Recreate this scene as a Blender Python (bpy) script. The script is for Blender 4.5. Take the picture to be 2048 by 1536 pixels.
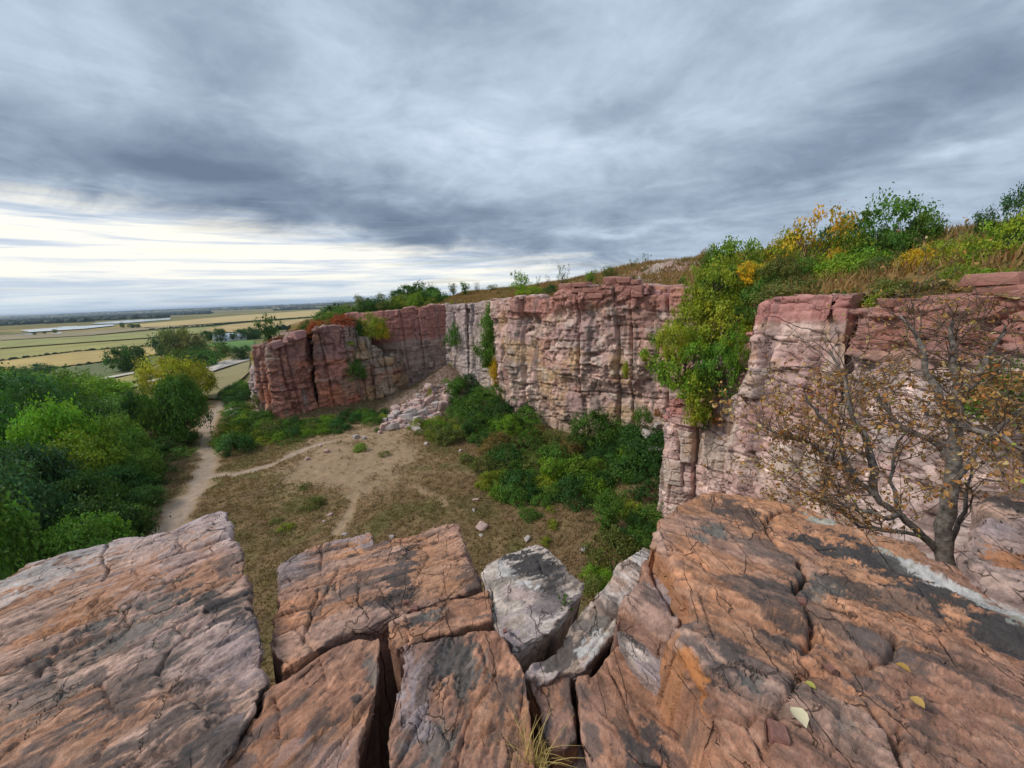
import bpy, math, random
import numpy as np

import time
_T0 = time.time()
# ------------------------------------------------------------------ scene
for o in list(bpy.data.objects):
    bpy.data.objects.remove(o)
S = bpy.context.scene
COL = S.collection
EYE = np.array([0.0, 0.0, 18.0])
F = 790.0                         # focal length in photograph pixels (2048 wide)
PITCH = math.radians(12.5)
ROLL = math.radians(2.3)

cam_d = bpy.data.cameras.new('camera')
cam = bpy.data.objects.new('camera', cam_d)
COL.objects.link(cam)
cam_d.sensor_width = 36.0
cam_d.lens = 36.0 * F / 2048.0
cam_d.clip_start = 0.05
cam_d.clip_end = 60000.0
from mathutils import Matrix, Vector
cam.matrix_world = (Matrix.Translation(Vector(EYE)) @ Matrix.Rotation(math.radians(90) - PITCH, 4, 'X')
                    @ Matrix.Rotation(-ROLL, 4, 'Z'))
S.camera = cam

SUN_EL, SUN_AZ = math.radians(43), math.radians(-98)      # azimuth from +Y towards +X
world = bpy.data.worlds.new("World")
S.world = world
world.use_nodes = True
SUN_STRENGTH = 1.5
sd = bpy.data.lights.new('sun', 'SUN')
sd.energy = SUN_STRENGTH
sd.angle = math.radians(16)
sd.color = (1.0, 0.95, 0.87)
sun = bpy.data.objects.new('sun', sd)
COL.objects.link(sun)
sdir = Vector((math.sin(SUN_AZ) * math.cos(SUN_EL), math.cos(SUN_AZ) * math.cos(SUN_EL), math.sin(SUN_EL)))
sun.rotation_euler = sdir.to_track_quat('Z', 'Y').to_euler()
sun.location = (0, 0, 60)
S.view_settings.view_transform = 'Standard'
S.view_settings.look = 'None'
S.view_settings.gamma = 1
S.view_settings.exposure = 0.78
S.view_settings.use_curve_mapping = False
S.cycles.max_bounces = 6
S.cycles.diffuse_bounces = 3
S.cycles.transmission_bounces = 3
S.cycles.volume_bounces = 0
S.cycles.use_denoising = True


class NT:
    """tiny helper for node trees"""
    def __init__(s, tree):
        s.t = tree; s.n = tree.nodes; s.l = tree.links
        s.n.clear()

    def new(s, typ, **kw):
        n = s.n.new(typ)
        for k, v in kw.items():
            setattr(n, k, v)
        return n

    def put(s, sock, v):
        if v is None:
            return
        if isinstance(v, bpy.types.NodeSocket):
            s.l.new(v, sock)
        else:
            if isinstance(v, (tuple, list)) and len(v) == 3 and sock.type == 'RGBA':
                v = (*v, 1)
            sock.default_value = v

    def math(s, op, a, b=None, c=None, clamp=False):
        n = s.new('ShaderNodeMath', operation=op, use_clamp=clamp)
        s.put(n.inputs[0], a)
        if b is not None: s.put(n.inputs[1], b)
        if c is not None: s.put(n.inputs[2], c)
        return n.outputs[0]

    def vmath(s, op, a, b=None):
        n = s.new('ShaderNodeVectorMath', operation=op)
        s.put(n.inputs[0], a)
        if b is not None:
            s.put(n.inputs['Scale' if op == 'SCALE' else 1], b)
        return n.outputs['Value'] if op in ('DOT_PRODUCT', 'LENGTH') else n.outputs[0]

    def mix(s, f, a, b, blend='MIX'):
        n = s.new('ShaderNodeMix', data_type='RGBA', blend_type=blend)
        s.put(n.inputs[0], f); s.put(n.inputs[6], a); s.put(n.inputs[7], b)
        return n.outputs[2]

    def noise(s, vec, scale, detail=4, rough=0.55, dist=0.0):
        n = s.new('ShaderNodeTexNoise')
        if vec is not None: s.put(n.inputs['Vector'], vec)
        n.inputs['Scale'].default_value = scale
        n.inputs['Detail'].default_value = detail
        n.inputs['Roughness'].default_value = rough
        n.inputs['Distortion'].default_value = dist
        return n.outputs['Fac']

    def ramp(s, f, stops, interp='LINEAR'):
        n = s.new('ShaderNodeValToRGB')
        e = n.color_ramp.elements
        n.color_ramp.interpolation = interp
        while len(e) < len(stops): e.new(0.5)
        for i, (p, c) in enumerate(stops):
            e[i].position = p; e[i].color = (*c, 1) if len(c) == 3 else c
        s.put(n.inputs[0], f)
        return n.outputs[0]

    def sstep(s, x, lo, hi):
        n = s.new('ShaderNodeMapRange', interpolation_type='SMOOTHSTEP')
        s.put(n.inputs[0], x)
        n.inputs[1].default_value = lo; n.inputs[2].default_value = hi
        return n.outputs[0]


def ray(px, py):
    u = (px - 1024) / F; v = -(py - 768) / F
    c, s = math.cos(ROLL), math.sin(ROLL)
    u2 = u * c + v * s; v2 = -u * s + v * c
    return np.array([u2, math.cos(PITCH) + v2 * math.sin(PITCH), -math.sin(PITCH) + v2 * math.cos(PITCH)])


def on_z(px, py, z):
    d = ray(px, py)
    return EYE + d * ((z - EYE[2]) / d[2])


def at_dist(px, py, dist):
    d = ray(px, py)
    return EYE + d * dist / math.hypot(d[0], d[1])


# ------------------------------------------------------------------ sky
def build_world():
    t = NT(world.node_tree)
    out = t.new('ShaderNodeOutputWorld')
    sky = t.new('ShaderNodeTexSky', sky_type='NISHITA')
    sky.sun_disc = False
    sky.sun_elevation = SUN_EL
    sky.sun_rotation = SUN_AZ
    sky.air_density = 1.2; sky.dust_density = 2.0
    geo = t.new('ShaderNodeTexCoord')
    d = t.vmath('NORMALIZE', geo.outputs['Generated'])
    sep = t.new('ShaderNodeSeparateXYZ'); t.put(sep.inputs[0], d)
    x, y, z = sep.outputs
    zc = t.math('MAXIMUM', z, 0.0)
    den = t.math('ADD', zc, 0.20)
    cx = t.math('DIVIDE', x, den); cy = t.math('DIVIDE', y, den)
    comb = t.new('ShaderNodeCombineXYZ'); t.put(comb.inputs[0], cx); t.put(comb.inputs[1], cy)
    # cloud plane coordinates, streaks running from the left front to the right
    mp = t.new('ShaderNodeMapping'); t.put(mp.inputs[0], comb.outputs[0])
    mp.inputs['Rotation'].default_value = (0, 0, math.radians(-8))
    mp.inputs['Scale'].default_value = (0.85, 1.0, 1)
    P = mp.outputs[0]
    n1 = t.noise(P, 0.7, 9, 0.55, 0.5)
    n2 = t.noise(t.vmath('ADD', P, (7.3, 2.1, 0)), 2.3, 9, 0.62, 0.7)
    n3 = t.noise(t.vmath('ADD', P, (3.3, 9.1, 0)), 6.0, 6, 0.6, 0.6)
    n4 = t.noise(t.vmath('ADD', d, (1.7, 0.4, 3.1)), 3.4, 9, 0.58, 0.35)
    n1 = t.math('ADD', t.math('MULTIPLY', n1, 0.62), t.math('MULTIPLY', n4, 0.5))
    n1 = t.math('SUBTRACT', n1, 0.06)
    dens = t.math('ADD', t.math('MULTIPLY', t.math('SUBTRACT', n1, 0.5), 0.95),
                  t.math('ADD', t.math('MULTIPLY', t.math('SUBTRACT', n2, 0.5), 0.62),
                         t.math('MULTIPLY', t.math('SUBTRACT', n3, 0.5), 0.26)))
    # the large cloud masses of this sky, each a soft patch of direction: (px, py, width, height, turn, amount)
    patches = [(300, 330, 420, 110, 0.22, -0.34), (820, 440, 420, 75, 0.16, -0.34), (430, 30, 260, 90, 0.3, -0.10),
               (1800, 200, 420, 110, -0.25, -0.24), (1500, 390, 380, 55, -0.18, -0.20), (2000, 60, 300, 160, 0, -0.28),
               (700, 90, 190, 120, 0.5, 0.10), (860, 290, 170, 80, 0.3, 0.12), (1080, 330, 240, 60, -0.1, 0.10),
               (100, 120, 260, 130, 0.3, 0.10), (1190, 235, 130, 45, 0, -0.20), (1000, 60, 160, 90, 0.2, -0.16),
               (1930, 275, 150, 26, -0.1, 0.22), (1750, 345, 420, 30, -0.2, 0.14), (1230, 455, 160, 18, -0.05, 0.25),
               (410, 185, 60, 40, 0, -0.10), (60, 455, 60, 10, 0, -0.30), (200, 487, 50, 6, 0, -0.12)]
    wv = t.vmath('SCALE', t.vmath('SUBTRACT', t.new('ShaderNodeTexNoise').outputs['Color'], (0.5, 0.5, 0.5)), 0.0)
    nc = t.new('ShaderNodeTexNoise'); t.put(nc.inputs['Vector'], P); nc.inputs['Scale'].default_value = 1.6
    nc.inputs['Detail'].default_value = 5
    warp = t.vmath('SCALE', t.vmath('SUBTRACT', nc.outputs['Color'], (0.5, 0.5, 0.5)), 0.22)
    dw = t.vmath('ADD', d, warp)
    total = dens
    for (px, py, w, h, turn, amt) in patches:
        c = ray(px, py); c = c / np.linalg.norm(c)
        ca, sa = math.cos(turn), math.sin(turn)
        ex = ray(px + 60 * ca, py + 60 * sa); ex = ex / np.linalg.norm(ex)
        e1 = ex - c * (ex @ c); e1 /= np.linalg.norm(e1)
        e2 = np.cross(c, e1)
        sc = np.linalg.norm(ray(px, py)) * F * (np.linalg.norm(ray(px, py)) ** 0.5)
        a = t.math('DIVIDE', t.vmath('DOT_PRODUCT', dw, tuple(e1)), w / sc)
        b = t.math('DIVIDE', t.vmath('DOT_PRODUCT', dw, tuple(e2)), h / sc)
        r2 = t.math('ADD', t.math('MULTIPLY', a, a), t.math('MULTIPLY', b, b))
        front = t.math('GREATER_THAN', t.vmath('DOT_PRODUCT', d, tuple(c)), 0.0)
        g = t.math('MULTIPLY', t.math('EXPONENT', t.math('MULTIPLY', r2, -1.0)), t.math('MULTIPLY', front, amt))
        total = t.math('ADD', total, g)
    cloud = t.ramp(t.math('ADD', total, 0.60, clamp=True),
                   [(0.08, (0.135, 0.180, 0.255)), (0.32, (0.215, 0.275, 0.365)), (0.52, (0.33, 0.405, 0.505)),
                    (0.72, (0.46, 0.55, 0.67)), (0.97, (0.66, 0.75, 0.86))])
    # bright clearing under the cloud deck towards the left horizon
    e_l = ray(150, 560); e_l = e_l / np.linalg.norm(e_l)
    az_dot = t.math('ADD', t.math('MULTIPLY', x, float(e_l[0])), t.math('MULTIPLY', y, float(e_l[1])))
    # rim height of the deck falls from left to right
    e_r = np.array([math.cos(0.0), -0.0])
    lin = t.math('ADD', t.math('MULTIPLY', x, -0.13), 0.098)
    wob = t.math('MULTIPLY', t.math('SUBTRACT', n2, 0.5), 0.10)
    edge = t.math('SUBTRACT', t.math('ADD', lin, wob), z)
    yfront = t.sstep(y, -0.1, 0.35)
    clr = t.math('MULTIPLY', t.sstep(edge, -0.03, 0.045), yfront)
    stp = t.new('ShaderNodeMapping'); t.put(stp.inputs[0], d)
    stp.inputs['Scale'].default_value = (1.2, 1.2, 26)
    s1 = t.noise(stp.outputs[0], 1.7, 7, 0.6, 0.6)
    s2 = t.noise(stp.outputs[0], 5.0, 5, 0.6, 0.3)
    mixs = t.math('ADD', t.math('MULTIPLY', s1, 0.75), t.math('MULTIPLY', s2, 0.25))
    lowc = t.ramp(mixs, [(0.30, (0.36, 0.44, 0.56)), (0.42, (0.58, 0.64, 0.72)), (0.52, (0.90, 0.88, 0.80)),
                         (0.66, (1.12, 1.02, 0.76))])
    hz = t.sstep(z, 0.085, 0.0)                      # grey-blue streaks right above the horizon
    lowb = t.ramp(mixs, [(0.36, (0.36, 0.45, 0.56)), (0.5, (0.55, 0.64, 0.72)), (0.64, (0.80, 0.82, 0.80))])
    low = t.mix(hz, lowc, lowb)
    colr = t.mix(clr, cloud, low)
    # clear sky shows faintly between the streaks
    gap = t.math('MULTIPLY', t.sstep(t.noise(stp.outputs[0], 2.6, 4, 0.5, 0.2), 0.56, 0.72), t.sstep(z, 0.35, 0.05))
    bg_cloud = t.new('ShaderNodeBackground'); t.put(bg_cloud.inputs[0], colr); bg_cloud.inputs[1].default_value = CLOUD_STR
    bg_sky = t.new('ShaderNodeBackground'); t.put(bg_sky.inputs[0], sky.outputs[0]); bg_sky.inputs[1].default_value = 0.08
    m = t.new('ShaderNodeMixShader')
    t.put(m.inputs[0], t.math('SUBTRACT', 1.0, t.math('MULTIPLY', gap, 0.45)))
    t.l.new(bg_sky.outputs[0], m.inputs[1]); t.l.new(bg_cloud.outputs[0], m.inputs[2])
    t.l.new(m.outputs[0], out.inputs[0])


CLOUD_STR = 0.70
build_world()

# ------------------------------------------------------------------ numpy noise
_TAB = np.random.default_rng(12345).random(1 << 20).astype(np.float32)


def hsh(ix, iy, s=0, iz=0):
    s = int(s)
    o1 = (s * 7919 + 13) & 1023; o2 = (s * 104729 + 511) & 1023
    ix = np.asarray(ix).astype(np.int32); iy = np.asarray(iy).astype(np.int32)
    return _TAB[(((ix + o1) & 1023) << 10) | ((iy + o2) & 1023)]


def vn(x, y, s=0):
    xi = np.floor(x); yi = np.floor(y); fx = x - xi; fy = y - yi
    fx = fx * fx * fx * (fx * (fx * 6 - 15) + 10); fy = fy * fy * fy * (fy * (fy * 6 - 15) + 10)
    a = hsh(xi, yi, s); b = hsh(xi + 1, yi, s); c = hsh(xi, yi + 1, s); d = hsh(xi + 1, yi + 1, s)
    return (a * (1 - fx) + b * fx) * (1 - fy) + (c * (1 - fx) + d * fx) * fy - 0.5


def fbm(x, y, s=0, o=4, g=0.5):
    r = 0; a = 1.0; k = 1.0
    for i in range(o):
        r = r + a * vn(x * k + 17.3 * i, y * k - 9.7 * i, s + i)
        a *= g; k *= 2.03
    return r


def cell(x, y, s=0):
    """nearest feature point: F1, F2, id a, id b, dx, dy"""
    xi = np.floor(x); yi = np.floor(y)
    F1 = np.full(x.shape, 9.0); F2 = np.full(x.shape, 9.0)
    A = np.zeros(x.shape); B = np.zeros(x.shape); DX = np.zeros(x.shape); DY = np.zeros(x.shape)
    for i in (-1, 0, 1):
        for j in (-1, 0, 1):
            cx = xi + i; cy = yi + j
            px = cx + hsh(cx, cy, s); py = cy + hsh(cx, cy, s + 1)
            dx = x - px; dy = y - py
            d = np.sqrt(dx * dx + dy * dy)
            m = d < F1
            F2 = np.where(m, F1, np.minimum(F2, d))
            A = np.where(m, hsh(cx, cy, s + 2), A); B = np.where(m, hsh(cx, cy, s + 3), B)
            DX = np.where(m, dx, DX); DY = np.where(m, dy, DY)
            F1 = np.where(m, d, F1)
    return F1, F2, A, B, DX, DY


def facets(x, y, s=0):
    """piecewise tilted planes, as broken rock shows"""
    F1, F2, A, B, dx, dy = cell(x, y, s)
    return (A - 0.5) * 2 * dx + (B - 0.5) * 2 * dy + (hsh(A * 99991, B * 99991, s) - 0.5) * 0.6, F2 - F1, A


def sst(x, lo, hi):
    t = np.clip((x - lo) / (hi - lo), 0, 1)
    return t * t * (3 - 2 * t)


def mixc(c, m, col):
    m = np.asarray(m)[..., None]
    return c * (1 - m) + np.array(col) * m


# ------------------------------------------------------------------ mesh helpers
def mesh_np(name, V, Fc, mat=None, col=None, smooth=False, attr='tint'):
    me = bpy.data.meshes.new(name)
    V = np.asarray(V, np.float32); Fc = np.asarray(Fc, np.int32)
    k = Fc.shape[1]
    me.vertices.add(len(V)); me.vertices.foreach_set('co', V.ravel())
    me.loops.add(Fc.size); me.loops.foreach_set('vertex_index', Fc.ravel())
    me.polygons.add(len(Fc))
    me.polygons.foreach_set('loop_start', np.arange(0, Fc.size, k, dtype=np.int32))
    me.polygons.foreach_set('loop_total', np.full(len(Fc), k, np.int32))
    if smooth:
        me.polygons.foreach_set('use_smooth', np.ones(len(Fc), bool))
    me.update(calc_edges=True)
    if col is not None:
        a = me.color_attributes.new(attr, 'FLOAT_COLOR', 'POINT')
        c4 = np.ones((len(V), 4), np.float32); c4[:, :3] = col
        a.data.foreach_set('color', c4.ravel())
    if mat: me.materials.append(mat)
    return me


def link(name, me, parent=None, loc=None):
    o = bpy.data.objects.new(name, me); COL.objects.link(o)
    if parent: o.parent = parent
    if loc is not None: o.location = loc
    return o


def tag(o, label=None, cat=None, group=None, kind=None):
    if label: o['label'] = label
    if cat: o['category'] = cat
    if group: o['group'] = group
    if kind: o['kind'] = kind
    return o


def grid_faces(nu, nv):
    i = np.arange(nu - 1)[:, None] * nv + np.arange(nv - 1)[None, :]
    return np.stack([i, i + nv, i + nv + 1, i + 1], -1).reshape(-1, 4)


def compact(V, Fc, col=None):
    used = np.zeros(len(V), bool); used[Fc.ravel()] = True
    idx = np.cumsum(used) - 1
    return V[used], idx[Fc], (col[used] if col is not None else None)


# ------------------------------------------------------------------ materials
def rock_mat(name, scale=1.0, bump=0.5, rough=0.85, speck=0.25, hair=None):
    m = bpy.data.materials.new(name); m.use_nodes = True
    t = NT(m.node_tree)
    out = t.new('ShaderNodeOutputMaterial'); p = t.new('ShaderNodeBsdfPrincipled')
    a = t.new('ShaderNodeAttribute', attribute_name='tint')
    tc = t.new('ShaderNodeTexCoord')
    co = tc.outputs['Object']
    f1 = t.noise(co, 9 * scale, 8, 0.65, 0.4)
    f2 = t.noise(co, 70 * scale, 5, 0.7)
    f3 = t.noise(co, 260 * scale, 3, 0.7)
    v = t.math('ADD', t.math('MULTIPLY', f1, 0.9), t.math('ADD', t.math('MULTIPLY', f2, speck * 1.6), t.math('MULTIPLY', f3, speck)))
    v = t.math('ADD', v, 1.0 - 0.45 - speck * 1.3)
    c = t.mix(1.0, a.outputs['Color'], t.ramp(t.math('MULTIPLY', v, 0.5), [(0.15, (0.25, 0.25, 0.27)), (0.5, (1, 1, 1)), (0.75, (1.75, 1.7, 1.65))]), 'MULTIPLY')
    crk = None
    if hair:
        for k, (vs, wd) in enumerate(hair):
            wc = t.new('ShaderNodeTexNoise'); t.put(wc.inputs['Vector'], co); wc.inputs['Scale'].default_value = vs * 1.7; wc.inputs['Detail'].default_value = 5
            wv = t.vmath('ADD', co, t.vmath('SCALE', wc.outputs['Color'], 0.22 / vs))
            mp = t.new('ShaderNodeMapping'); t.put(mp.inputs[0], wv); mp.inputs['Rotation'].default_value = (0, 0, 0.7 + k); mp.inputs['Scale'].default_value = (1, 0.3, 1)
            vo = t.new('ShaderNodeTexVoronoi', feature='DISTANCE_TO_EDGE'); t.put(vo.inputs['Vector'], mp.outputs[0]); vo.inputs['Scale'].default_value = vs
            ln = t.sstep(vo.outputs['Distance'], wd, 0.0)
            ln = t.math('MULTIPLY', ln, t.sstep(t.noise(co, vs * 0.8, 3), 0.46, 0.56))
            crk = ln if crk is None else t.math('MAXIMUM', crk, ln)
        c = t.mix(t.math('MULTIPLY', crk, 0.5), c, (0.06, 0.035, 0.026))
    t.put(p.inputs['Base Color'], c)
    p.inputs['Roughness'].default_value = rough
    p.inputs['Specular IOR Level'].default_value = 0.25
    bn = t.new('ShaderNodeBump'); bn.inputs['Strength'].default_value = bump
    bn.inputs['Distance'].default_value = 0.02 / scale
    hh = t.math('ADD', t.math('MULTIPLY', f1, 1.0), t.math('ADD', t.math('MULTIPLY', f2, 0.42), t.math('MULTIPLY', f3, 0.15)))
    if crk is not None: hh = t.math('SUBTRACT', hh, t.math('MULTIPLY', crk, 0.8))
    t.put(bn.inputs['Height'], hh)
    t.put(p.inputs['Normal'], bn.outputs[0])
    t.l.new(p.outputs[0], out.inputs[0])
    return m


def ground_mat(name, scale=1.0, bump=0.6):
    m = bpy.data.materials.new(name); m.use_nodes = True
    t = NT(m.node_tree)
    out = t.new('ShaderNodeOutputMaterial'); p = t.new('ShaderNodeBsdfPrincipled')
    a = t.new('ShaderNodeAttribute', attribute_name='tint')
    co = t.new('ShaderNodeTexCoord').outputs['Object']
    f1 = t.noise(co, 1.3 * scale, 8, 0.7, 0.3)
    f2 = t.noise(co, 9 * scale, 6, 0.7)
    v = t.math('ADD', t.math('MULTIPLY', f1, 0.6), t.math('MULTIPLY', f2, 0.6))
    c = t.mix(1.0, a.outputs['Color'], t.ramp(v, [(0.35, (0.5, 0.5, 0.5)), (0.6, (1, 1, 1)), (0.85, (1.6, 1.5, 1.35))]), 'MULTIPLY')
    t.put(p.inputs['Base Color'], c)
    p.inputs['Roughness'].default_value = 0.95
    p.inputs['Specular IOR Level'].default_value = 0.1
    bn = t.new('ShaderNodeBump'); bn.inputs['Strength'].default_value = bump; bn.inputs['Distance'].default_value = 0.15 / scale
    t.put(bn.inputs['Height'], v); t.put(p.inputs['Normal'], bn.outputs[0])
    t.l.new(p.outputs[0], out.inputs[0])
    return m


def leaf_mat(name, trans=0.3):
    m = bpy.data.materials.new(name); m.use_nodes = True
    t = NT(m.node_tree)
    out = t.new('ShaderNodeOutputMaterial'); p = t.new('ShaderNodeBsdfPrincipled')
    a = t.new('ShaderNodeAttribute', attribute_name='tint')
    oi = t.new('ShaderNodeObjectInfo')
    c = t.mix(1.0, a.outputs['Color'], oi.outputs['Color'], 'MULTIPLY')
    t.put(p.inputs['Base Color'], c); p.inputs['Roughness'].default_value = 0.6
    p.inputs['Specular IOR Level'].default_value = 0.2
    tr = t.new('ShaderNodeBsdfTranslucent')
    t.put(tr.inputs[0], t.mix(1.0, c, (1.1, 1.25, 0.6), 'MULTIPLY'))
    mx = t.new('ShaderNodeMixShader'); mx.inputs[0].default_value = trans
    t.l.new(p.outputs[0], mx.inputs[1]); t.l.new(tr.outputs[0], mx.inputs[2])
    t.l.new(mx.outputs[0], out.inputs[0])
    return m


def plain_mat(name, colr, rough=0.8, nscale=8, var=0.3, metal=0.0, bump=0.2, bdist=0.01):
    m = bpy.data.materials.new(name); m.use_nodes = True
    t = NT(m.node_tree)
    out = t.new('ShaderNodeOutputMaterial'); p = t.new('ShaderNodeBsdfPrincipled')
    co = t.new('ShaderNodeTexCoord').outputs['Object']
    f = t.noise(co, nscale, 6, 0.65)
    lo = tuple(c * (1 - var) for c in colr); hi = tuple(min(1, c * (1 + var)) for c in colr)
    t.put(p.inputs['Base Color'], t.ramp(f, [(0.3, lo), (0.7, hi)]))
    p.inputs['Roughness'].default_value = rough; p.inputs['Metallic'].default_value = metal
    bn = t.new('ShaderNodeBump'); bn.inputs['Strength'].default_value = bump; bn.inputs['Distance'].default_value = bdist
    t.put(bn.inputs['Height'], f); t.put(p.inputs['Normal'], bn.outputs[0])
    t.l.new(p.outputs[0], out.inputs[0])
    return m


M_SLAB = rock_mat('near_rock', 1.0, 1.0, 0.8, 0.45, ((2.6, 0.007), (8.0, 0.014)))
M_CLIFF = rock_mat('cliff_rock', 0.12, 0.9, 0.9, 0.25, ((0.40, 0.014), (1.3, 0.022)))
M_STONE = rock_mat('stone', 0.3, 0.7, 0.9, 0.25)
M_GROUND = ground_mat('dry_ground', 1.0, 0.7)
M_PLATEAU = ground_mat('plateau_ground', 1.0, 0.8)
M_VALLEY = ground_mat('valley_soil', 0.02, 0.2)
M_LEAF = leaf_mat('foliage', 0.3)
M_DRYLEAF = leaf_mat('dry_leaf', 0.25)
M_BARK = plain_mat('bark', (0.07, 0.055, 0.045), 0.95, 20, 0.5, bump=0.6)
M_BARK_NEAR = plain_mat('near_bark', (0.21, 0.18, 0.155), 0.95, 30, 0.75, bump=0.9, bdist=0.02)
M_WATER = plain_mat('water', (0.25, 0.30, 0.34), 0.12, 0.02, 0.1, bump=0.0)

# ------------------------------------------------------------------ ground
PATHS = [  # (points in photograph pixels on the floor, half width in metres, strength)
    ([(452, 800), (430, 820), (412, 850), (413, 890), (416, 920), (400, 970), (370, 1010), (335, 1060), (300, 1110)], 1.05, 1.0),
    ([(250, 1040), (300, 1028), (350, 1015), (385, 980)], 0.9, 0.9),
    ([(418, 950), (470, 950), (530, 935), (590, 908), (640, 890), (700, 878), (760, 866), (800, 850)], 0.75, 1.0),
    ([(640, 895), (700, 905), (740, 915)], 1.6, 0.6),
    ([(600, 905), (680, 915), (730, 935), (700, 960)], 1.3, 0.6),
    ([(770, 862), (758, 890), (740, 915), (712, 940), (712, 985), (695, 1030), (678, 1065)], 0.55, 0.8),
    ([(800, 880), (815, 900), (800, 915), (760, 935)], 0.5, 0.55),
    ([(740, 945), (800, 965), (860, 990), (890, 1010)], 0.45, 0.5),
    ([(830, 945), (900, 950), (950, 948)], 0.35, 0.5),
]
PATH_W = [([on_z(*p, 0.0)[:2] for p in pts], w, s) for pts, w, s in PATHS]


def seg_dist(X, Y, pts, closed=False):
    best = np.full(X.shape, 1e9)
    n = len(pts)
    for i in range(n if closed else n - 1):
        ax, ay = pts[i][:2]; bx, by = pts[(i + 1) % n][:2]
        dx, dy = bx - ax, by - ay
        L = dx * dx + dy * dy + 1e-12
        t = np.clip(((X - ax) * dx + (Y - ay) * dy) / L, 0, 1)
        best = np.minimum(best, (X - ax - t * dx) ** 2 + (Y - ay - t * dy) ** 2)
    return np.sqrt(best)


def inside(X, Y, pts):
    r = np.zeros(X.shape, bool); n = len(pts)
    for i in range(n):
        x1, y1 = pts[i][:2]; x2, y2 = pts[(i + 1) % n][:2]
        if y1 == y2: continue
        c = ((y1 > Y) != (y2 > Y)) & (X < (x2 - x1) * (Y - y1) / (y2 - y1) + x1)
        r ^= c
    return r


# cliff line in plan, from the far left bastion round to the right and behind the camera: x, y
LINE_A = [(-51, 92), (-46, 78), (-41.5, 65.5), (-37.7, 61), (-34.6, 63.2), (-28, 65.2), (-21.6, 68.2)]
LINE_B = [(-22.5, 71), (-17, 73.8), (-10.5, 75.5)]
LINE_C = [(-10.5, 75.5), (-7.5, 69.5), (-3.6, 64.5), (-2.0, 60)]
LINE_D = [(-2.0, 60), (-0.4, 56), (4.0, 51.2), (9.0, 47), (14, 42.8), (20, 38.4), (24, 35)]
FRONT = LINE_A + LINE_B + LINE_C[1:] + LINE_D[1:]


def ground_z(X, Y):
    X = np.asarray(X, float); Y = np.asarray(Y, float)
    z = fbm(X * 0.09, Y * 0.09, 5, 3) * 0.6 + fbm(X * 0.6, Y * 0.6, 9, 3) * 0.10
    dc = seg_dist(X, Y, FRONT)
    z = z + 1.2 * np.exp(-(dc / 4.5) ** 2)
    # rubble heap in the back corner
    hx, hy = -12.3, 71.5
    rx = (X - hx); ry = (Y - hy)
    a = rx * 0.45 + ry * 0.89; b = rx * 0.89 - ry * 0.45
    r = np.sqrt((a / 17.0) ** 2 + (b / 8.5) ** 2)
    z = z + 5.2 * np.clip(1 - r, 0, 1) ** 1.1
    
    # green talus in front of the pale wall
    r2 = np.sqrt(((X + 0.5) / 6.0) ** 2 + ((Y - 62) / 9.0) ** 2)
    z = z + 3.6 * np.clip(1 - r2, 0, 1)
    # bank at the foot of the near pillar
    r3 = np.sqrt(((X - 14) / 6.0) ** 2 + ((Y - 33) / 8.0) ** 2)
    z = z + 2.0 * np.clip(1 - r3, 0, 1)
    D = np.sqrt((X + 10) ** 2 + (Y - 40) ** 2)
    drop = sst(D, 72, 190) * sst(-X + 0.25 * Y, -40, 40)
    z = z * (1 - drop) - 8.0 * drop
    D2 = np.sqrt(X * X + Y * Y)
    return z - 18.0 * sst(D2, 900, 6000) + 0


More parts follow.
